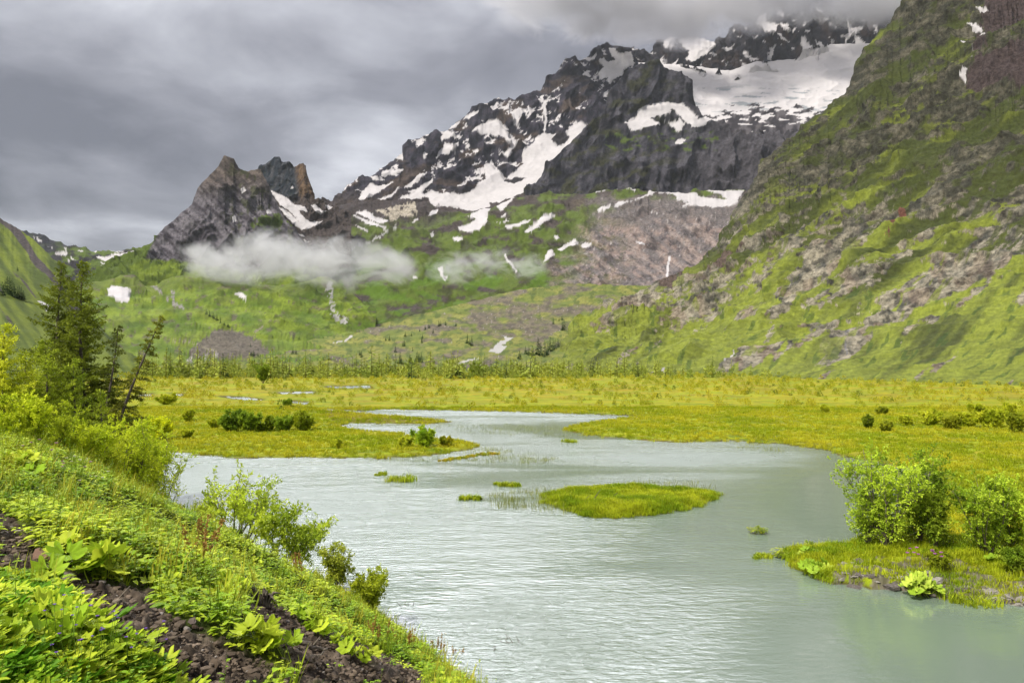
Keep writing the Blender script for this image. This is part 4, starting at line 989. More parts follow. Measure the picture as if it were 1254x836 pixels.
# ---- far trees are stood on the slopes first, while nothing else is in the way
bpy.context.view_layer.update(); DG = bpy.context.evaluated_depsgraph_get()
def hit(px, py):
    d = Vector(((px-CX)/F, 1, (HY-py)/F)).normalized()
    ok, loc, nrm, idx, ob, mt = SC.ray_cast(DG, (0, 0, CZ), d, distance=20000)
    return np.array(loc) if ok else None
FARM = [leaf_mat('far_needles', .15, .8, .25, 1.4)]
CON = []
for sdx in range(4):
    V, Fc, C = t_far_conifer(300 + sdx, (.22, .27, .2, .3)[sdx]); me = mesh_obj('conifer', V, Fc, 3, FARM[0], C*alb(66,92,48)[None], False); CON.append(me)
USED = [0]*4
def far_tree(px, py, hpx, label, group, kind=None):
    p = hit(px, py)
    if p is None: return
    k_ = int(RNG.integers(4)) if kind is None else kind
    o = CON[k_] if USED[k_] == 0 else CON[k_].copy()
    if USED[k_]: COL.objects.link(o)
    USED[k_] += 1
    o.name = 'conifer'; o.location = p - np.array([0, 0, .15]); s = hpx/F*p[1]; w = s*RNG.uniform(.85, 1.2); o.scale = (w, w, s); o.rotation_euler = (0, 0, RNG.uniform(0, 6.3))
    tag(o, label, 'conifer', group)
def far_trees(lst, ox, oy, sc, label, group):
    for a in lst: far_tree(ox + a[0]/sc, oy + a[1]/sc, a[2], label, group)
far_trees([(740,285,11),(770,330,11),(808,320,13),(795,275,14),(765,265,11),(780,270,12),(820,268,22),(832,272,17),(850,275,20),(862,268,15),(874,252,18),(886,246,14),(895,240,12),(908,234,13)], 430, 360, 3.583,
          'dark conifer in the dense clump on the right side of the pale moraine stream', 'dark conifers clumped beside the moraine stream')
far_trees([(935,162,14),(927,158,10),(887,132,8),(925,115,6),(912,118,5)], 430, 360, 3.583, 'small dark conifer higher on the scree edge above the dense stream clump', 'conifers on the scree edge above the clump')
far_trees([(510,217,12),(530,228,13),(520,222,8)], 430, 360, 3.583, 'dark conifer of the close pair left of the pale moraine stream', 'conifers left of the moraine stream')
far_trees([(45,278,9),(38,270,7),(85,262,7),(58,300,6),(195,257,9),(215,305,14),(222,308,9),(258,305,12),(290,300,14),(298,298,11),(308,300,12),(235,227,8),(228,230,7),(270,250,5),(310,215,8),(313,195,6),(155,285,6),(152,205,6),(168,205,7),(365,305,5),(168,310,5),(700,310,8)], 430, 360, 3.583,
          'scattered dark conifer on the grassy moraine knoll before the grey debris', 'conifers scattered over the moraine knoll')
far_trees([(385,142,8),(392,140,7),(415,138,6),(460,142,6),(238,188,7),(265,185,5),(325,158,7),(340,150,6),(345,150,5),(360,172,6),(300,165,4)], 430, 360, 3.583,
          'tiny dark conifer on the crest of the moraine knoll', 'conifers on the crest of the moraine knoll')
far_trees([(12,470,18),(25,440,14),(38,452,20),(50,462,22),(62,470,22),(72,478,18),(88,480,14),(98,486,18),(110,488,16),(120,490,12),(90,342,7)], 0, 250, 4.18, 'dark spruce in the small stand on the steep grassy hillside', 'spruces on the steep grassy hillside')
far_trees([(705,655,7),(715,662,8),(728,668,8),(740,676,9),(752,684,7),(765,690,5),(778,697,6)], 0, 150, 2.786, 'small dark tree in the short row on the green knoll below the mist', 'small trees in a row on the green knoll')
far_trees([(858,795,7),(866,795,8),(880,798,6),(1000,790,9),(1010,790,7),(930,735,5),(855,765,5),(1020,740,5)], 0, 150, 2.786, 'lone small conifer on the meadow beyond the larch belt below the gravel fan', 'lone conifers below the gravel fan')
for i_ in range(4):
    if USED[i_] == 0: bpy.data.objects.remove(CON[i_])
# ------------------------------------------------------------------ bank plants
def cluster_tint(pos, c1, c2, rng, k=0.5, wl=1.2, seed=5, jit=.22):
    m = np.clip(.5 + 1.0*fbm2(pos[:, 0]/wl, pos[:, 1]/wl, 3, seed) + rng.normal(0, jit, len(pos)), 0, 1)
    return mixc(alb(*c1, k), alb(*c2, k), m)
def proj(P_): return CX + P_[:, 0]/P_[:, 1]*F, HY - (P_[:, 2]-CZ)/P_[:, 1]*F
def bank_points(n, rng, rmin=3.2, rmax=58, power=1.5):
    u = rng.random(n); r = (rmin**power + u*(rmax**power - rmin**power))**(1/power)
    a = rng.uniform(R(-40), R(6), n); X = r*np.sin(a); Y = r*np.cos(a)
    s, t = bank_s(X, Y); keep = (s > .12) & (Y > 2.5); X, Y = X[keep], Y[keep]
    return np.stack([X, Y, bank_z(X, Y) - .01], -1)
def bank_cover():
    rng = np.random.default_rng(11); mb = MB()
    herbs = [t_herb(400 + i, 9 + i, .20, .11 + .012*i, .08) for i in range(4)]; stalks = [t_stalk(420 + i) for i in range(3)]
    P_ = bank_points(38000, rng); px, py = proj(P_); hp = .2*F/P_[:, 1]; mud = mudmask(px, py) | mudmask(px, py - hp*.5) | mudmask(px, py - hp)
    keep = (~mud) | (rng.random(len(P_)) < .07); P_ = P_[keep]; mud = mud[keep]
    small = np.where(mud, .55, 1.0)
    small = small*np.interp(P_[:, 1], [3, 8], [.6, 1.0]); kind = rng.integers(0, 4, len(P_))
    patch = fbm2(P_[:, 0]/2.0, P_[:, 1]/2.0, 3, 301)
    col = cluster_tint(P_, (138,176,36), (200,216,56), rng, .52, 1.6)
    for i in range(4):
        q = kind == i; scatter(mb, herbs[i], P_[q], rng.uniform(.45, 1.05, q.sum())*small[q], col[q], rng, lean=(.18, .1))
    P2 = bank_points(5200, rng); px, py = proj(P2); hp = .45*F/P2[:, 1]; P2 = P2[~(mudmask(px, py) | mudmask(px, py - hp*.5) | mudmask(px, py - hp))]; col = cluster_tint(P2, (120,160,40), (180,196,60), rng, .5, 2.0, 9); kind = rng.integers(0, 3, len(P2))
    for i in range(3):
        q = kind == i; scatter(mb, stalks[i], P2[q], rng.uniform(.6, 1.25, q.sum()), col[q], rng, lean=(.15, .1))
    tag(mb.build('bank_herbs', LEAF, smooth=False), 'dense bright green leafy herbs carpeting the near bank', 'herbs', kind='stuff')
    mb = MB(); gr = [t_grass(440 + i, 16, .42, .008, .16, tip=(1.25, 1.0, .9)) for i in range(4)]
    P3 = bank_points(7500, rng); px, py = proj(P3); s, t = bank_s(P3[:, 0], P3[:, 1])
    hp = .4*F/P3[:, 1]; P3 = P3[(P3[:, 1] > 7) & (~(mudmask(px, py) | mudmask(px, py - hp*.5) | mudmask(px, py - hp))) &  ((s < 3.2) | (rng.random(len(s)) < .30))]; col = cluster_tint(P3, (132,160,40), (190,190,66), rng, .5, 1.8, 15); kind = rng.integers(0, 4, len(P3))
    for i in range(4):
        q = kind == i; scatter(mb, gr[i], P3[q], rng.uniform(.7, 1.4, q.sum()), col[q], rng, lean=(.1, .05))
    tag(mb.build('bank_grass', LEAF, smooth=False), 'tall grass mixed into the herbs toward the lake edge of the bank', 'grass', kind='stuff')
    # clods and crumbs of earth on the bare strips
    mb = MB(); tm = []
    for i in range(4):
        V, Fc = rock_shape(460 + i, 1, .35); tm.append((V, Fc, np.ones((len(V), 3))))
    P4 = bank_points(110000, rng, 3.5, 30, 1.3); px, py = proj(P4); P4 = P4[mudmask(px, py)]; P4[:, 2] += .01
    P4 = P4[:16000]; col = cluster_tint(P4, (92,80,68), (146,130,114), rng, .5, .5, 17); kind = rng.integers(0, 4, len(P4)); sc = .010 + .05*rng.random(len(P4))**5
    pale = rng.random(len(P4)) < .06; col[pale] = alb(172,164,156)
    for i in range(4):
        q = kind == i; scatter(mb, tm[i], P4[q], sc[q], col[q], rng)
    tag(mb.build('soil_clods', EARTHM, smooth=False), 'loose clods and crumbs of dark earth on the bare strips of the bank', 'soil', kind='stuff')
def rock_shape(seed, sub=2, rough=.3, flat=.7):
    import bmesh
    bm = bmesh.new(); bmesh.ops.create_icosphere(bm, subdivisions=sub, radius=1.0)
    V = np.array([v.co[:] for v in bm.verts]); Fc = np.array([[v.index for v in f.verts] for f in bm.faces]).ravel(); bm.free()
    n = fbm3(V[:, 0]*1.2 + seed, V[:, 1]*1.2, V[:, 2]*1.2, 4, seed); V = V*(1 + rough*n*1.6)[:, None]
    r = np.random.default_rng(seed)
    for i in range(5):                                   # a few broken faces
        d = unit(r.normal(size=3)); q = V @ d; lim = r.uniform(.45, .8); V = V - np.maximum(q - lim, 0)[:, None]*d
    V[:, 2] *= flat; return V, Fc
EARTHM = leaf_mat('earth_crumb', 0.0, .95, .4, 1.0)
def stone_mat():
    m, nt, b = new_mat('stone'); L = nt.links.new; tc = ND(nt, 'ShaderNodeTexCoord'); at_ = ND(nt, 'ShaderNodeVertexColor', layer_name='col')
    nz = ND(nt, 'ShaderNodeTexNoise', Scale=9.0, Detail=7.0, Roughness=.7); L(tc.outputs['Object'], nz.inputs['Vector'])
    mr = ND(nt, 'ShaderNodeMapRange'); mr.inputs['To Min'].default_value = .5; mr.inputs['To Max'].default_value = 1.5; L(nz.outputs['Fac'], mr.inputs['Value'])
    sc = ND(nt, 'ShaderNodeVectorMath', operation='SCALE'); L(at_.outputs[0], sc.inputs[0]); L(mr.outputs[0], sc.inputs['Scale']); L(sc.outputs[0], b.inputs['Base Color'])
    bp = ND(nt, 'ShaderNodeBump', Strength=.6, Distance=.03); L(nz.outputs['Fac'], bp.inputs['Height']); L(bp.outputs[0], b.inputs['Normal']); b.inputs['Roughness'].default_value = .85
    return m
STONE = stone_mat()
def stone(p, size, seed, label, group=None, c=(150,140,132), flat=.65, name='stone'):
    V, Fc = rock_shape(seed, 3, .3, flat); V = V*np.array([1.0, .8, 1])*size
    a = seed*1.7; V = V @ np.array([[math.cos(a), math.sin(a), 0], [-math.sin(a), math.cos(a), 0], [0, 0, 1]])
    o = mesh_obj(name, V, Fc, 3, STONE, np.repeat(alb(*c)[None], len(V), 0), False); o.location = tuple(np.array(p) + [0, 0, size*flat*.25]); return tag(o, label, 'stone', group)
bank_cover()
for (px, py, sp, c, lb) in ((53,684,24,(150,116,96),'brown squarish stone at the top of the bare earth strip beside the broad leaves'), (86,708,20,(140,128,120),'grey flat stone just below the brown squarish stone on the bare earth'),
        (135,754,15,(150,136,128),'pale lumpy stone halfway down the bare earth strip'), (125,714,9,(150,140,136),'small rounded grey stone against the big broad-leaved plant'), (166,812,14,(150,138,124),'pale flat stone low in the bare earth beside the violet flowers'),
        (412,778,15,(136,126,120),'grey block of stone on the second bare earth patch near the lake'), (421,795,9,(128,118,112),'small dull stone below the grey block on the second bare patch'), (236,762,12,(120,106,100),'dark stone at the upper edge of the long bare earth strip'),
        (454,816,10,(140,126,112),'small brown stone at the lower end of the second bare patch')):
    p = at(px, py); stone(p, sp/F*p[1]*.62, int(px), lb, c=c)
def stick(px0, py0, px1, py1, rad, label, c=(104,90,76), name='stick', rise=.03):
    a, b = at(px0, py0), at(px1, py1); n = 7; t = np.linspace(0, 1, n)[:, None]; r = np.random.default_rng(int(px0))
    pts = a*(1-t) + b*t + r.normal(0, .02, (n, 3)); pts[:, 2] += rise + .02
    mb = MB(); mb.tube(pts - a, np.linspace(rad, rad*.5, n), np.ones(3), 6); mb.tube([pts[3]-a, pts[3]-a + [.1, .05, .12]], [rad*.4, rad*.2], np.ones(3), 4)
    o = mb.build(name, BARKL); o.location = tuple(a); tag(o, label, 'stick')
stick(362,788,402,802,.03,'thick weathered stick lying on the second bare earth patch'); stick(340,812,398,803,.012,'thin twig lying across the second bare earth patch'); stick(140,742,158,745,.02,'short orange-brown stick on the long bare earth strip')
def dead_stump():
    p = at(322, 742); mb = MB(); r = np.random.default_rng(5)
    for i in range(14):
        a = r.uniform(0, 6.3); q = np.array([math.cos(a), math.sin(a), 0]); mb.tube([q*.05, q*.14 + [0, 0, .18], q*r.uniform(.1, .3) + [0, 0, r.uniform(.1, .4)]], [.03, .02, .005], np.ones(3), 4)
    o = mb.build('root_clump', BARK); o.location = tuple(p); tag(o, 'dark clump of dead roots standing on the second bare earth patch', 'root clump')
dead_stump()
# ---- broad-leaved plants, each a root of stalked lobed leaves
LOB = [t_lobed(500 + i, .2, (7, 8, 6, 9)[i], .26) for i in range(4)]
def broad_plant(px, py, size, n, seed, label, tint=(146,182,40), tint2=(204,218,66), name='butterbur', d0=3.0, spread=1.0, group=None):
    p = at(px, py, d0); r = np.random.default_rng(seed); root = empty(name, p, label, 'plant', group)
    for i in range(int(n*1.7)):
        V, Fc, C = LOB[r.integers(4)]; s = size*.72*r.uniform(.6, 1.25)/.2; a = r.uniform(0, 6.3); tl = r.uniform(.05, .55); V = V*s*np.array([1, 1, r.uniform(.75, 1.35)])
        V = V + V[:, 2:3]*np.array([tl, 0, 0]); V[:, 2] -= V[:, 0]*tl*.8*(V[:, 2] > .15*s)
        V = V @ np.array([[math.cos(a), math.sin(a), 0], [-math.sin(a), math.cos(a), 0], [0, 0, 1]]); off = r.normal(0, size*.9*spread, 3); 
        off[2] = float(bank_z(p[0]+off[0], p[1]+off[1])) - p[2] if py > 560 and px < 620 else 0
        c = mixc(alb(*tint), alb(*tint2), np.full(len(V), r.random()))
        mesh_obj('leaf', V + off, Fc, 3, LEAF, C*c, True, root)
    return root
for (px, py, size, n, lb) in ((14,800,.17,10,'big yellow-green lobed plant filling the near corner of the bank'), (62,772,.16,10,'broad lobed plant with pale leaf tops beside the bare strip'), (115,808,.15,9,'lobed leafy plant just above the violet flowers'),
        (165,832,.13,7,'lobed plant at the photo edge between violet flowers and bare earth'), (105,700,.24,9,'large pale broad-leaved butterbur above the bare earth strip'),
        (205,725,.15,7,'medium butterbur among herbs right of the large pale one'), (285,735,.16,8,'butterbur between the two bare earth patches'),
        (320,790,.17,8,'low broad-leaved plant along the lower rim between bare patches'), (385,770,.15,7,'broad-leaved plant on the lake side of the second bare patch'), (30,575,.26,6,'shaded broad-leaved plant high on the bank under the shrubs'),
(430,800,.14,7,'broad-leaved plant by the small stones at the water end of the bank'),):
    broad_plant(px, py, size, n, int(px*7+py), lb)
# ---- flowers
FL_ = [0]
def flowers(px, py, h, n, size, spread, tint, label, name='flower', stem=(120,150,50), d0=3.0):
    FL_[0] += 1; p = at(px, py, d0); st, hd = t_dots(600 + FL_[0], h, n, size, spread); root = empty(name, p, label, 'flower')
    V, Fc, C = st.data(); mesh_obj('stems', V, Fc, 3, LEAF, C*alb(*stem), True, root); V, Fc, C = hd.data(); mesh_obj('blossoms', V, Fc, 3, PETAL, C*alb(*tint, .55), False, root)
for (px, py, n, lb) in ((72,818,9,'small violet flowers among the lobed leaves in the near corner'), (128,836,7,'violet flowers standing left of the bare earth end'), (158,842,8,'brighter violet flowers closest to the pale flat stone'), (100,845,6,'violet flowers at the photo edge below the lobed leaves')):
    flowers(px, py, .42, n, .016, .3, (150,110,215), lb, 'cranesbill')
for (px, py, c, lb) in ((45,572,(190,130,180),'pink flowers high on the bank below the shrubs'), (95,590,(226,222,190),'cream flower heads below the rounded shrub on the bank'), (120,606,(226,222,190),'cream flower heads lower on the bank near the leaning twig'), (100,594,(200,150,190),'pale pink flowers between the cream flower heads')):
    flowers(px, py, .5, 5, .045, .5, c, lb)
def umbels():
    for (px, py, lb) in ((545,792,'white umbel flower at the lake edge, left of two'), (584,822,'white umbel flower at the very tip of the bank')):
        flowers(px, py + 12, .62, 4, .05, .22, (232,230,214), lb, 'umbel')
    for i, (px, py, lb) in enumerate(((500,800,'reddish sorrel spikes rising above the herbs at the lake edge'), (535,806,'tall thin sorrel spikes beside the white umbel'), (563,822,'sorrel spikes near the tip of the bank'), (400,716,'reddish sorrel below the drooping shrub by the water'), (460,790,'orange-tinted sorrel beside the willow bush at the water'), (250,700,'rusty sorrel among grass below the leafy multi-stemmed shrub'), (365,705,'sorrel stalks in the tall grass left of the drooping shrub'))):
        p = at(px, py); mb = MB(); r = np.random.default_rng(800 + i); n = 7
        pos = np.stack([r.normal(0, .09, n), r.normal(0, .09, n), np.zeros(n)], -1); pos[:, 2] = bank_z(p[0] + pos[:, 0], p[1] + pos[:, 1]) - p[2]
        for j in range(n): scatter(mb, t_sorrel(820 + j, r.uniform(.45, .8)), pos[j:j+1], 1.0, alb(176,140,76,.5)[None], r)
        o = mb.build('sorrel', LEAF, smooth=False); o.location = tuple(p); tag(o, lb, 'sorrel')
umbels()

def lobed_cover():
    """the near corner is one mass of lobed leaves"""
    rng = np.random.default_rng(19); mb = MB(); P_ = bank_points(60000, rng, 3.2, 13, 1.2); px, py = proj(P_)
    cor = [(-60,715),(30,722),(90,740),(150,785),(215,840),(230,900),(-60,900)]; x, y = wob(px.astype(f32), py.astype(f32), 9, 14); hp = .2*F/P_[:, 1]
    k_ = inpoly(x, y, cor) & ~(mudmask(px, py - hp*.6) | mudmask(px, py)); P_ = P_[k_][:2800]; n = len(P_); kind = rng.integers(0, 4, n)
    col = cluster_tint(P_, (100,148,30), (200,216,58), rng, .5, .4, 21, .4)
    for i in range(4):
        q = kind == i; scatter(mb, LOB[i], P_[q], rng.uniform(.2, .5, q.sum()), col[q], rng, lean=(.05, -.1), tilt=.6)
    tag(mb.build('lobed_leaves', LEAF), 'mass of yellow-green lobed leaves covering the near corner of the bank', 'leaves', kind='stuff')
lobed_cover()
# ------------------------------------------------------------------ trees and shrubs along the bank
def hpx(p, n): return n/F*p[1]
def on(px, D):
    X = (px-CX)/F*D; return np.array([X, D, float(total_z(np.array([X]), np.array([D]))[0]) - .05])
p = on(103, 44); conifer('larch_tree', p, (p[2]*0 + CZ + (HY-321)/F*44) - p[2], 3.5, 1, 'tallest dark larch with straight trunk above the bank shrubs', sparse=1.5, tint=(96,108,32), tint2=(138,150,44), droop=.14, k=.72)
p = on(74, 46); conifer('larch_tree', p, (CZ + (HY-322)/F*46) - p[2], 3.2, 2, 'dark larch crowding close behind the tallest one', sparse=1.3, tint=(92,104,32), tint2=(130,142,42), droop=.14, k=.72)
p = on(121, 42); conifer('larch_tree', p, (CZ + (HY-387)/F*42) - p[2], 1.5, 3, 'thin larch leaning out over the marsh with a hooked top', lean=(.26, .05), curve_top=.05, sparse=.85, droop=.42, tint=(96,102,30), tint2=(140,144,44), k=.65)
p = on(115, 43); conifer('larch_tree', p, (CZ + (HY-400)/F*43) - p[2], 1.5, 4, 'slightly leaning larch between the tallest and the hooked one', lean=(.14, .0), sparse=.65, droop=.36, tint=(82,92,28), tint2=(118,128,40))
p = on(57, 36); conifer('larch_tree', p, (CZ + (HY-418)/F*36) - p[2], 2.1, 5, 'young light green larch with pointed top before the dark larches', sparse=1.1, tint=(118,132,34), tint2=(156,168,48), need=.10, k=1.05, droop=.12)
p = on(92, 37); conifer('larch_tree', p, (CZ + (HY-440)/F*37) - p[2], 1.9, 6, 'young light green larch right of the pointed one', sparse=1.0, tint=(112,128,34), tint2=(150,164,46), need=.10, k=1.05, droop=.12)
p = on(6, 34); conifer('larch_tree', p, (CZ + (HY-398)/F*34) - p[2], 2.5, 8, 'yellow-green larch at the photo edge', sparse=1.0, tint=(150,160,32), tint2=(180,184,46), need=.10, k=1.05, droop=.12)
p = on(-25, 38); conifer('larch_tree', p, (CZ + (HY-392)/F*38) - p[2], 2.4, 9, 'larch cut by the photo edge behind the yellow-green one', sparse=1.0, tint=(120,132,30), tint2=(158,168,42), need=.10, k=1.05, droop=.12)
p = on(30, 40); conifer('larch_tree', p, (CZ + (HY-432)/F*40) - p[2], 2.2, 10, 'bushy yellow larch filling the gap behind the yellow-green one', sparse=1.1, tint=(128,140,30), tint2=(170,176,44), need=.10, k=1.05, droop=.12)
p = on(125, 40); conifer('larch_tree', p, (CZ + (HY-478)/F*40) - p[2], 1.3, 12, 'low young larch under the leaning trunks', sparse=.9, tint=(104,120,30), tint2=(146,158,42), need=.10, k=1.05, droop=.12)
def sh(px, D, toppy, wpx, seed, label, **kw):
    kw.setdefault('k', .66); kw['dens'] = kw.get('dens', 1)*1.35; kw.setdefault('low', .12)
    p = on(px, D); h = CZ + (HY-toppy)/F*D - p[2]; return bush('willow_shrub', p, max(h, .5), wpx/2/F*D, seed, label, **kw)
YG = dict(tint=(128,146,30), tint2=(186,194,48))
sh(168, 38, 527, 120, 21, 'rounded yellow-green willow overhanging the far bay of the bank', stems=15, leaf=.11, dens=1.2, k=.9, **YG)
sh(120, 33, 525, 90, 22, 'yellow-green willow thicket under the young larches', stems=11, leaf=.08, dens=1.1, **YG)
sh(60, 29, 490, 90, 23, 'low willow in front of the light pointed larch', stems=10, leaf=.07, dens=1.0, tint=(120,142,30), tint2=(176,188,46))
sh(10, 26, 500, 90, 24, 'willow shrub at the photo edge under the yellow larch', stems=10, leaf=.07, dens=1.0, **YG)
sh(195, 41, 575, 60, 25, 'small willow at the waterline beside the rounded one', stems=8, leaf=.07, dens=.8, tint=(120,138,40), tint2=(166,178,56))
sh(235, 33, 612, 70, 26, 'thin willow shoots standing along the waterline', stems=10, leaf=.06, dens=.6, tint=(120,136,44), tint2=(164,174,60))
sh(290, 30.5, 574, 165, 27, 'open multi-stemmed shrub with airy leaf clusters over the water', stems=13, leaf=.12, dens=.6, lean=(.20, 0), thick=1.5, low=.42, k=.8, tint=(120,142,36), tint2=(180,194,62))
sh(345, 29.5, 620, 160, 28, 'leafy shrub spreading low toward the lake below the open one', stems=14, leaf=.12, dens=.65, lean=(.40, 0), low=.3, k=.8, tint=(124,144,40), tint2=(180,192,60))
sh(246, 32, 606, 110, 33, 'tall thin shoots left of the open multi-stemmed shrub', stems=10, leaf=.10, dens=.55, k=.8, tint=(128,144,44), tint2=(180,190,62))
sh(95, 30, 508, 110, 34, 'bright yellow-green bush below the young larches', stems=12, leaf=.10, dens=1.0, k=.9, **YG)
sh(150, 35, 514, 120, 35, 'broad bright bush in front of the leaning larch trunks', stems=14, leaf=.11, dens=1.0, k=.9, **YG)
sh(185, 39, 532, 80, 36, 'bright bush at the waterline beside the rounded willow', stems=11, leaf=.11, dens=.9, k=.9, **YG)
sh(35, 25, 482, 100, 37, 'bright low bush at the foot of the yellow-green larches', stems=11, leaf=.09, dens=1.0, k=.9, **YG)
sh(278, 31, 640, 90, 29, 'dense low shrub at the foot of the open multi-stemmed one', stems=9, leaf=.08, dens=.9, tint=(116,140,34), tint2=(170,186,50))
sh(412, 26, 667, 44, 30, 'upright brownish willow at the waterline beside the rounded low one', stems=8, leaf=.09, dens=.7, thick=1.4, k=.85, tint=(120,130,44), tint2=(164,170,60))
sh(452, 26.3, 694, 62, 31, 'rounded low willow mirrored in the lake at the bank foot', stems=11, leaf=.075, dens=.9, tint=(124,140,30), tint2=(172,182,46))
sh(385, 27, 700, 40, 32, 'small green shrub behind the sorrel left of the upright willow', stems=6, leaf=.07, dens=.6, tint=(116,140,40), tint2=(160,178,52))

# ------------------------------------------------------------------ right islet
def isl(px, py, dz=0):
    D = (CZ - .2)*F/(py - HY); X = (px-CX)/F*D; return np.array([X, D, float(floor_z([X], [D])[0]) - .03])
def ib(px, py, toppy, wpx, seed, label, **kw):
    p = isl(px, py); return bush('willow_shrub', p, (py - toppy)/F*p[1], wpx/2/F*p[1], seed, label, **kw)
WG = dict(tint=(112,140,34), tint2=(178,198,58))
ib(1085, 672, 545, 95, 41, 'tallest willow with several pale stems on the islet point', stems=14, leaf=.13, dens=1.15, low=.05, k=.72, bark=BARKL, thick=1.3, **WG)
ib(1125, 668, 552, 75, 42, 'dark-leaved willow directly beside the tallest one', stems=12, leaf=.13, dens=1.1, low=.05, k=.66, bark=BARKL, tint=(84,114,28), tint2=(146,170,44))
ib(1062, 668, 590, 60, 43, 'lower willow on the water side of the tallest one', stems=10, leaf=.12, dens=.95, low=.05, k=.7, bark=BARKL, **WG)
ib(1146, 676, 600, 36, 44, 'willow with a leaning pale branch between the two big islet willows', stems=10, leaf=.12, dens=1.4, low=.12, lean=(-.1, 0), bark=BARKL, **WG)
ib(1208, 682, 580, 80, 45, 'second big willow with bare upright stems nearer the photo edge', stems=13, leaf=.13, dens=1.1, low=.05, k=.72, bark=BARKL, thick=1.2, **WG)
ib(1238, 676, 598, 60, 46, 'willow at the photo edge behind the second big one', stems=10, leaf=.12, dens=.95, low=.05, k=.7, bark=BARKL, tint=(126,150,36), tint2=(184,198,60))
ib(1245, 705, 668, 60, 47, 'low leafy shrub at the photo edge in front of the islet willows', stems=9, leaf=.09, dens=1.0, tint=(120,150,40), tint2=(180,200,60))
ib(1150, 700, 672, 60, 48, 'low yellow-green shrub on the stones below the islet willows', stems=9, leaf=.08, dens=.9, **YG)
ib(1290, 690, 600, 90, 49, 'willow just beyond the photo edge on the islet', stems=10, leaf=.12, dens=.95, low=.05, k=.7, bark=BARKL, **WG)
def islet_plant(px, py, size, n, seed, label, **kw):
    p = isl(px, py); r = np.random.default_rng(seed); root = empty('butterbur', p, label, 'plant')
    for i in range(n):
        V, Fc, C = LOB[r.integers(4)]; s = size*r.uniform(.6, 1.2)/.2; a = r.uniform(0, 6.3); tl = r.uniform(.1, .6); V = V*s*np.array([1, 1, r.uniform(.7, 1.7)]); V = V + V[:, 2:3]*np.array([tl, 0, 0]); V[:, 2] -= V[:, 0]*tl*.6*(V[:, 2] > .15*s)
        V = V @ np.array([[math.cos(a), math.sin(a), 0], [-math.sin(a), math.cos(a), 0], [0, 0, 1]]); off = r.normal(0, size*1.3, 3); off[2] = 0
        mesh_obj('leaf', V + off, Fc, 3, LEAF, C*mixc(alb(150,186,50), alb(206,224,90), np.full(len(V), r.random())), True, root)
islet_plant(1000, 697, .22, 20, 61, 'clump of broad pale leaves at the islet point over the water')
islet_plant(1130, 722, .26, 26, 62, 'larger clump of yellowish broad leaves on the stony islet shore')
islet_plant(1232, 690, .22, 10, 63, 'broad pale leaves below the shrub at the photo edge of the islet')
islet_plant(985, 684, .18, 7, 64, 'small broad-leaved clump behind the pale clump at the islet point')
def tuft(px, py, hpx_, wpx, label, tint=(140,164,30), tint2=(186,196,50), n=10, name='grass_tussock', cat='tussock', leafy=False, group=None, onwater=True):
    D = CZ*F/(py - HY); X = (px-CX)/F*D; r = np.random.default_rng(int(px*3 + py*11)); mb = MB(); w = wpx/2/F*D; h = hpx_/F*D
    pos = np.stack([r.uniform(-1, 1, n)*w, r.uniform(-1, 1, n)*w*1.0, np.zeros(n)], -1)
    for j in range(n):
        t = t_grass(int(r.integers(900, 960)), 26, h, .012 + .0007*D*.4, w*.55, bend=.55) if not leafy else t_herb(int(r.integers(960, 990)), 14, h, h*.6, h*.4)
        scatter(mb, t, pos[j:j+1], r.uniform(.75, 1.15), mixc(alb(*tint), alb(*tint2), np.array([r.random()])), r)
    z = 0.0 if onwater else float(floor_z([X], [D])[0])
    V, Fc = rock_shape(int(px), 2, .25, .3); mb.add(V*np.array([w*1.05, w*1.05, .16]) + [0, 0, -.03], Fc, alb(92,96,34))
    o = mb.build(name, LEAF, smooth=False); o.location = (X, D, z - .01); return tag(o, label, cat, group)
tuft(1187, 737, 16, 40, 'bright spiky grass tuft at the stony waterline of the islet', n=16, onwater=False)
tuft(462, 582, 3, 8, 'tiny green tussock at the outer end of the small chain near the marsh point'); tuft(469, 581, 5, 9, 'small round tussock in the middle of the chain near the marsh point'); tuft(492, 588, 9, 28, 'largest leafy tussock of the chain near the marsh point', n=16)
tuft(570, 611, 7, 14, 'round tussock left of a pair in open water before the green island'); tuft(585, 612, 7, 9, 'narrow tussock right of a pair in open water before the green island')
tuft(609, 593, 4, 7, 'smallest of three tussocks beyond the tussock pair'); tuft(618, 595, 7, 12, 'middle round tussock of three beyond the tussock pair'); tuft(630, 595, 6, 11, 'outer tussock of three, closest to the green island')
tuft(697, 541, 5, 15, 'dark green tussock alone in the ruffled channel')
tuft(926, 653, 7, 10, 'small leafy tussock standing alone off the islet point', leafy=True, n=6); tuft(936, 653, 8, 8, 'yellow-green leafy sprout beside the lone tussock off the islet', leafy=True, n=5)
tuft(933, 682, 7, 20, 'low green tussock in the water left of the islet point', n=12); tuft(955, 682, 8, 14, 'yellowish leafy tussock touching the islet point', leafy=True, n=9)
for i, (a, b) in enumerate(((545,564),(556,562),(566,561),(578,559),(590,557),(602,556))):
    tuft(a, b, 4, 12, 'small yellow-tipped tussock in the chain trailing off the marsh point', tint2=(206,180,50), n=8, group='tussocks trailing off the marsh point')
def dead_twigs(px, py, n, h, label, group=None):
    D = CZ*F/(py - HY); X = (px-CX)/F*D; mb = MB(); r = np.random.default_rng(int(px))
    for i in range(n):
        q = np.array([r.normal(0, .6), r.normal(0, .15), r.uniform(.3, 1)]); b = np.array([r.normal(0, .15), r.normal(0, .1), -.1]); mb.tube([b, b + q*h*.5, b + q*h + [r.normal(0, .05), 0, 0]], [.014, .010, .004], np.ones(3), 4)
    o = mb.build('dead_twig', BARK); o.location = (X, D, 0); tag(o, label, 'twig', group)
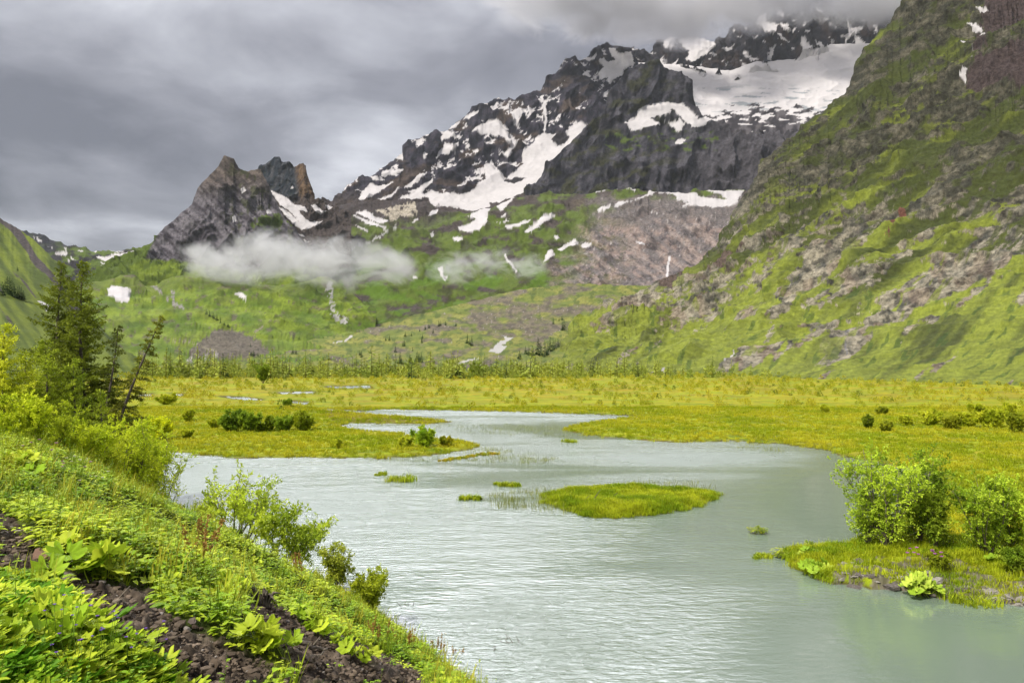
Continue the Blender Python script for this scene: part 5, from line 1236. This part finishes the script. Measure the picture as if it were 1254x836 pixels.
dead_twigs(625, 786, 9, .35, 'cluster of dead twigs poking out of the lake'); dead_twigs(601, 795, 4, .3, 'forked dead twig in the water left of the twig cluster'); dead_twigs(500, 742, 5, .4, 'dead twigs in the water beside the mirrored willow')
def pole(x0, y0, x1, y1, label):
    D = CZ*F/(y0 - HY)*.985; a = np.array([(x0-CX)/F*D, D, .15]); b = np.array([(x1-CX)/F*D, D + .3, CZ + (HY-y1)/F*D]); mb = MB()
    mb.tube([a*0, (b-a)*.5 + [0, 0, .03], b-a], [.03, .025, .012], np.ones(3), 5); o = mb.build('dead_branch', BARK); o.location = tuple(a); tag(o, label, 'branch')
pole(724, 617, 736, 600, 'longer bare branch stuck slanting in the green island'); pole(712, 617, 722, 608, 'short bare branch on the green island left of the longer one'); pole(742, 615, 757, 604, 'low slanting branch on the green island right of the longer one')
rs = np.random.default_rng(77)
for i in range(80):
    px = rs.uniform(1030, 1275); py = np.interp(px, [1030, 1100, 1160, 1275], [710, 720, 728, 742]) - abs(rs.normal(0, 15)); p = isl(px, py)
    stone(p, rs.uniform(.10, .32)*(1.3 if rs.random() < .2 else .8), 1000 + i, 'grey angular stone on the stony waterline of the islet', 'grey stones along the islet shore', c=(176,170,160) if rs.random() < .6 else (118,110,104), flat=.5)
for (px, py, lb) in ((1118, 702, 'purple flower head above the stony islet shore below the tallest willow'), (1148, 708, 'purple flower head beside the low yellow-green islet shrub'), (1242, 672, 'purple flowers by the second big willow at the photo edge')):
    p = isl(px, py); st, hd = t_dots(650 + px, .9, 5, .09, .35); root = empty('flower', p, lb, 'flower'); V, Fc, C = st.data(); mesh_obj('stems', V, Fc, 3, LEAF, C*alb(120,150,50), True, root); V, Fc, C = hd.data(); mesh_obj('blossoms', V, Fc, 3, PETAL, C*alb(190,110,190,.6), False, root)

# ------------------------------------------------------------------ marsh shrubs
def ms(px, py, toppy, wpx, seed, label, stems=9, leaf=.22, **kw):
    D = (CZ-.25)*F/(py - HY); X = (px-CX)/F*D; p = np.array([X, D, float(floor_z([X], [D])[0]) - .05])
    kw.setdefault('k', .62); kw.setdefault('low', .08); return bush(kw.pop('name', 'willow_shrub'), p, (py-toppy)/F*D, wpx/2/F*D, seed, label, stems=stems, leaf=leaf, **kw)
DK = dict(tint=(96,120,32), tint2=(142,164,44), k=.72); OL = dict(tint=(146,160,34), tint2=(188,190,50), k=.72)
ms(284, 528, 500, 84, 101, 'large dark rounded willow on the marsh beyond the peninsula', stems=14, dens=1.2, **DK)
ms(306, 528, 500, 70, 102, 'dark willow joined to the large rounded one', stems=11, dens=1.1, **DK)
ms(327, 527, 507, 76, 103, 'lighter low willow bridging the dark marsh willows', stems=9, tint=(104,124,26), tint2=(150,162,36))
ms(347, 527, 504, 74, 104, 'dark willow in the middle of the marsh willow row', stems=11, dens=1.1, **DK)
ms(370, 527, 503, 78, 105, 'spreading light willow ending the marsh willow row', stems=11, tint=(106,126,26), tint2=(158,168,38))
ms(352, 499, 488, 16, 106, 'small round dark shrub behind the marsh willow row', leaf=.3, **DK)
ms(322, 469, 445, 26, 107, 'broad pale larch-like tree standing before the larch belt', leaf=.4, stems=12, dens=1.2, top=1, tint=(104,128,30), tint2=(140,160,40), name='marsh_tree', cat='tree')
ms(196, 538, 508, 60, 108, 'yellow marsh willow beside the near larches', stems=14, leaf=.24, k=1.0, **dict(tint=(150,160,24), tint2=(192,192,40)))
ms(228, 537, 522, 26, 109, 'small yellow-green shrub at the edge of the yellow willow', leaf=.18, **OL)
ms(230, 516, 500, 26, 110, 'dull olive shrub standing behind the yellow willow', leaf=.22, **OL)
ms(205, 495, 480, 70, 111, 'low olive thicket at the far side of the marsh near the larches', leaf=.3, stems=12, **OL)
ms(262, 525, 512, 20, 112, 'small shrub just left of the large dark willow', leaf=.2, **OL)
ms(520, 547, 519, 80, 113, 'bright leafy shrub on the tip of the marsh peninsula', k=.85, stems=14, leaf=.16, tint=(104,134,30), tint2=(160,178,42))
ms(497, 547, 534, 50, 114, 'low spreading growth left of the bright peninsula shrub', stems=10, leaf=.16, **OL)
ms(545, 546, 532, 36, 115, 'low shrub with yellow tips right of the bright peninsula shrub', stems=8, leaf=.16, tint=(130,144,26), tint2=(196,186,44))
ms(415, 547, 535, 45, 116, 'low scrubby patch in the middle of the peninsula', stems=9, leaf=.16, **OL)
ms(1062, 524, 508, 17, 117, 'small upright dark bush alone on the far meadow', leaf=.22, tint=(92,112,26), tint2=(130,144,32))
for i, (px, py, tp, w, lb) in enumerate(((1085,528,517,28,'low olive scrub right of the lone upright bush'), (1110,521,508,24,'rounded scrub bush at the start of the right scrub belt'), (1140,520,500,50,'broad yellow scrub bush with dark base in the right scrub belt'), (1165,526,508,36,'yellow scrub bush in front of the broad one'),
        (1185,522,502,40,'dark-stemmed scrub bush in the middle of the right scrub belt'), (1215,524,498,50,'tall yellow scrub bush of the right scrub belt'), (1245,530,506,44,'scrub bush at the photo edge of the right scrub belt'), (1235,512,494,50,'pale scrub bush behind the photo-edge one'),
        (1195,510,495,40,'pale scrub bush behind the dark-stemmed one'), (1080,508,498,26,'dark small bush on the far meadow line'), (1010,505,497,20,'tiny dark bush on the far meadow left of the others'), (1275,528,500,50,'scrub bush just past the photo edge'))):
    ms(px, py, tp, w, 130 + i, lb, leaf=.3, stems=13, **(OL if i % 3 else dict(tint=(122,136,30), tint2=(164,168,44))))

# ------------------------------------------------------------------ uncountable growth
def marsh_cover():
    rng = np.random.default_rng(31); mb = MB(); TG = [t_grass(700 + i, 18, .38, .022, .35, tip=(1.1, 1.05, .9), bend=.5) for i in range(4)]
    n = 70000; px = rng.uniform(-40, 1300, n); py = 500 + 260*rng.random(n)**1.5
    sd = land(px, py); keep = (sd > -1.0) & ~((px < 400) & (py > 600)); px, py, sd = px[keep], py[keep], sd[keep]
    X, D, z = floor_from(px, py, sd); P_ = np.stack([X, D, z - .02], -1); stn = (px > 1020) & (sd < 130) & (py > 692); q0 = (rng.random(len(px)) < np.where(stn, .15, 1)) & (rng.random(len(px)) < np.clip(.4 + D/150, 0, 1)); P_, px, py = P_[q0], px[q0], py[q0]; P_ = P_[:24000]; px = px[:24000]; py = py[:24000]
    dense = ((px > 650) & (px < 890) & (py > 590)) | ((px > 930) & (py > 660))
    col = cluster_tint(P_, (154,170,26), (196,192,44), rng, .5, 9.0, 41); kind = rng.integers(0, 4, len(P_))
    sc = np.where(dense, rng.uniform(.35, .7, len(P_)), rng.uniform(.5, 1.0, len(P_)))*(.8 + P_[:, 1]/220)
    for i in range(4):
        q = kind == i; scatter(mb, TG[i], P_[q], sc[q], col[q], rng)
    TG = [t_grass(710 + i, 22, .30, .011, .30, tip=(1.1, 1.05, .9), bend=.55) for i in range(4)]
    # extra growth on the island and the islet
    for (x0, x1, y0, y1, m) in ((655, 885, 592, 638, 9000), (930, 1300, 664, 752, 8000)):
        px = rng.uniform(x0, x1, m); py = rng.uniform(y0, y1, m); sd = land(px, py); k_ = sd > 0
        X, D, z = floor_from(px[k_], py[k_], sd[k_]); stony = (px[k_] > 1020) & (sd[k_] < 130) & (py[k_] > 692) & (rng.random(k_.sum()) < .88)
        P_ = np.stack([X, D, z - .02], -1)[~stony]; col = cluster_tint(P_, (128,156,24), (182,192,40), rng, .5, 2.5, 43); kind = rng.integers(0, 4, len(P_))
        for i in range(4):
            q = kind == i; scatter(mb, TG[i], P_[q], rng.uniform(.6, 1.25, q.sum()), col[q], rng)
    tag(mb.build('marsh_grass', LEAF, smooth=False), 'soft yellow-green grass covering the marsh shores, the island and the islet', 'grass', kind='stuff')
    # reeds in the shallows
    mb = MB(); n = 16000; px = rng.uniform(380, 960, n); py = rng.uniform(500, 640, n); sd = land(px, py)
    zone = np.zeros(n, bool)
    for pl in ([(395,528),(560,541),(620,552),(680,562),(660,570),(560,566),(430,562),(500,552)], [(515,522),(560,520),(700,521),(735,530),(700,537),(560,528)], [(590,608),(640,600),(700,600),(680,612),(720,630),(690,628),(610,622)], [(700,600),(780,590),(880,594),(860,600)], [(880,540),(960,545),(1040,562),(1060,568),(940,556)], [(400,505),(450,506),(560,518),(500,522),(410,524)]):
        zone |= inpoly(*wob(px.astype(f32), py.astype(f32), 5, 3), pl)
    zone &= (sd < 2) & (fbm2(px/16, py/5, 3, 47) > -.15); X, D, z = floor_from(px[zone], py[zone], sd[zone]); P_ = np.stack([X, D, np.full(len(X), -.12)], -1); TR = [t_grass(720 + i, 7, .55, .010, .5, bend=.2) for i in range(3)]; kind = rng.integers(0, 3, len(P_)); col = cluster_tint(P_, (126,136,60), (160,164,84), rng, .5, 6.0, 48)
    for i in range(3):
        q = kind == i; scatter(mb, TR[i], P_[q], rng.uniform(.6, 1.1, q.sum()), col[q], rng)
    tag(mb.build('reeds', LEAF, smooth=False), 'thin sparse reeds standing in the shallows around the marsh points', 'reeds', kind='stuff')
    # scrub far out on the marsh
    mb = MB(); TB = [t_far_bush(740 + i) for i in range(5)]; n = 5200; px = rng.uniform(120, 1420, n); py = 458.5 + 46*rng.random(n)**1.4
    sd = land(px, py); k_ = (sd > 3) & (fbm2(px/60, py/5, 3, 51) + (486-py)/40 > rng.normal(.0, .25, n)); px, py = px[k_], py[k_]; X, D, z = floor_from(px, py, sd[k_]); P_ = np.stack([X, D, z - .1], -1)
    col = cluster_tint(P_, (156,164,38), (188,180,46), rng, .56, 30.0, 52, .25); dk = rng.random(len(P_)) < .07; col[dk] = alb(112,128,38); kind = rng.integers(0, 5, len(P_)); sc = rng.uniform(.5, 1.5, len(P_))*(.55 + D/420)
    for i in range(5):
        q = kind == i; scatter(mb, TB[i], P_[q], sc[q], col[q], rng)
    tag(mb.build('marsh_scrub', LEAF, smooth=False), 'low yellowish scrub spread over the far marsh', 'scrub', kind='stuff')
    # the belt of young larches at the head of the marsh
    mb = MB(); TL = [t_far_conifer(760 + i, .24 + .04*i, 70) for i in range(4)] + [t_far_bush(790, 60, .3)]; n = 4400; u = rng.random(n); px = 170 + 1000*u**1.25; D = rng.uniform(335, 500, n)
    dn = np.interp(px, [170, 240, 560, 760, 900, 1170], [.7, 1, 1, .75, .35, .1]); k_ = rng.random(n) < dn*np.clip(.75 + 1.1*fbm2(px/26, D/40, 3, 58), .1, 1); px, D = px[k_], D[k_]; X = (px-CX)/F*D; P_ = np.stack([X, D, np.full(len(X), .3)], -1)
    col = cluster_tint(P_, (138,154,62), (174,182,78), rng, .66, 40.0, 55, .3); dk = rng.random(len(P_)) < .05; col[dk] = alb(84,104,44); kind = rng.integers(0, 5, len(P_))
    sc = (2.2 + 8.0*rng.random(len(P_))**2)*np.clip(.85 + .8*fbm2(px/18, D/30, 4, 57), .35, 1.5); sc[kind == 4] *= .6; sc = sc*np.interp(px, [170, 300, 700, 900, 1170], [1.1, 1.05, 1.0, .7, .45])
    for i in range(5):
        q = kind == i; scatter(mb, TL[i], P_[q], sc[q], col[q], rng, tilt=.03)
    tag(mb.build('larch_wood', FARM[0], smooth=False), 'belt of slim young larches reading as one mass at the head of the marsh', 'larch wood', kind='stuff')
marsh_cover()
# ------------------------------------------------------------------ air, mist and summit cloud
def haze_box():
    m = bpy.data.materials.new('haze_air'); m.use_nodes = True; nt = m.node_tree; nt.nodes.clear()
    out = ND(nt, 'ShaderNodeOutputMaterial'); v = ND(nt, 'ShaderNodeVolumePrincipled')
    v.inputs['Density'].default_value = HAZE; v.inputs['Color'].default_value = (0.80, 0.86, 0.96, 1); v.inputs['Anisotropy'].default_value = 0.2
    nt.links.new(v.outputs[0], out.inputs['Volume'])
    a, b, c, d, z0, z1 = -9000, 9000, -500, 9500, -40, 3200
    V = [(x, y, z) for z in (z0, z1) for x, y in ((a, c), (b, c), (b, d), (a, d))]
    L = [0,3,2,1, 4,5,6,7, 0,1,5,4, 1,2,6,5, 2,3,7,6, 3,0,4,7]
    o = mesh_obj('haze', V, L, 4, m, smooth=False); tag(o, 'thin even haze filling the valley air', 'haze', kind='stuff')
HAZE = 1.3e-5
haze_box()
def fog(name, blobs, dens, wl, label, cat, thr=0.42, seed=0.0, gain=1.1, turb=3.6, tint=(0.97, 0.97, 0.98)):
    """one closed body of fog: a hull round ellipsoids, density broken up by noise and fading to the hull's rim"""
    import bmesh
    lo = np.min([np.array(c) - r for c, r in blobs], 0); hi = np.max([np.array(c) + r for c, r in blobs], 0)
    cen, rad = (lo+hi)/2, (hi-lo)/2
    m = bpy.data.materials.new(name + '_vapour'); m.use_nodes = True; nt = m.node_tree; nt.nodes.clear(); L = nt.links.new
    out = ND(nt, 'ShaderNodeOutputMaterial'); v = ND(nt, 'ShaderNodeVolumePrincipled'); L(v.outputs[0], out.inputs['Volume'])
    tc = ND(nt, 'ShaderNodeTexCoord')
    def vm(op, a, b):
        n = ND(nt, 'ShaderNodeVectorMath', operation=op); L(a, n.inputs[0]); n.inputs[1].default_value = tuple(b); return n
    def M(op, a, b=None, cl=False):
        n = ND(nt, 'ShaderNodeMath', operation=op, use_clamp=cl)
        for i, q in enumerate((a, b)):
            if q is None: continue
            if isinstance(q, (int, float)): n.inputs[i].default_value = q
            else: L(q, n.inputs[i])
        return n.outputs[0]
    f = None
    for c, r in blobs:
        s = vm('SUBTRACT', tc.outputs['Object'], np.array(c) - cen); s2 = vm('DIVIDE', s.outputs[0], r)
        ln = ND(nt, 'ShaderNodeVectorMath', operation='LENGTH'); L(s2.outputs[0], ln.inputs[0])
        g = M('SUBTRACT', 1.0, ln.outputs['Value'])
        f = g if f is None else M('MAXIMUM', f, g)
    mp = ND(nt, 'ShaderNodeMapping'); mp.inputs['Scale'].default_value = (1/wl, 1/wl, 1.5/wl); mp.inputs['Location'].default_value = (seed, seed*2, 0); L(tc.outputs['Object'], mp.inputs['Vector'])
    nz = ND(nt, 'ShaderNodeTexNoise', Scale=1.0, Detail=7.0, Roughness=0.62, Distortion=0.8); L(mp.outputs[0], nz.inputs['Vector'])
    q = M('ADD', M('MULTIPLY', f, gain), M('MULTIPLY', M('SUBTRACT', nz.outputs['Fac'], 0.5), turb))
    q = M('MULTIPLY', M('SUBTRACT', q, thr - 0.3), 1.8, True)
    q = M('MULTIPLY', q, M('MULTIPLY', f, 3.0, True))
    L(M('MULTIPLY', q, dens), v.inputs['Density'])
    v.inputs['Color'].default_value = (*tint, 1); v.inputs['Anisotropy'].default_value = 0.3
    bm = bmesh.new(); bmesh.ops.create_icosphere(bm, subdivisions=3, radius=1.0)
    me = bpy.data.meshes.new(name)
    for w in bm.verts: w.co = Vector(np.array(w.co)/max(abs(np.array(w.co)))*(rad*1.0)) if False else Vector(np.array(w.co)*rad*1.45)
    bm.to_mesh(me); bm.free(); me.materials.append(m)
    o = bpy.data.objects.new(name, me); o.location = cen; COL.objects.link(o)
    tag(o, label, cat, kind='stuff'); return o
def pt(px, py, D): return ((px-CX)/F*D, D, CZ + (HY-py)/F*D)
def bl(px, py, D, rx, ry, rd): return (pt(px, py, D), np.array([rx/F*D, rd, ry/F*D]))
fog('mist', [bl(290,322,1900,80,30,150), bl(330,316,1900,70,40,150), bl(395,322,1900,80,34,150), bl(455,325,1900,60,30,130), bl(255,318,1900,50,22,110), bl(425,318,1920,40,44,110), bl(480,330,1900,40,26,100)], 0.011, 90, 'low white mist band drifting across the foot of the pyramid peak', 'mist', 0.44, 3.0, 1.0, 5.0)
fog('mist', [bl(556,330,1930,45,24,90), bl(600,322,1930,40,24,80), bl(640,325,1940,40,20,80)], 0.009, 50, 'small thin mist wisp over the green slope beside the larger mist band', 'mist', 0.55, 7.0, 1.0, 5.0)
fog('summit_cloud', [bl(760,8,4700,130,40,500), bl(850,12,4700,130,38,500), bl(960,-28,4900,170,34,600), bl(1080,-10,5000,140,34,600), bl(700,0,4700,120,40,500)], 0.008, 420, 'grey cloud cap hiding the summit of the dark massif', 'cloud', 0.36, 1.0, 1.1, 3.6, (0.80, 0.80, 0.83))
# ------------------------------------------------------------------ render settings
SC.view_settings.view_transform = 'Standard'; SC.view_settings.look = 'None'
SC.view_settings.exposure = 1.1; SC.view_settings.gamma = 1.0; SC.view_settings.use_curve_mapping = False
SC.render.engine = 'CYCLES'
SC.cycles.use_denoising = True
SC.cycles.max_bounces = 6; SC.cycles.diffuse_bounces = 2; SC.cycles.glossy_bounces = 2; SC.cycles.transmission_bounces = 3
SC.cycles.transparent_max_bounces = 6; SC.cycles.volume_bounces = 1
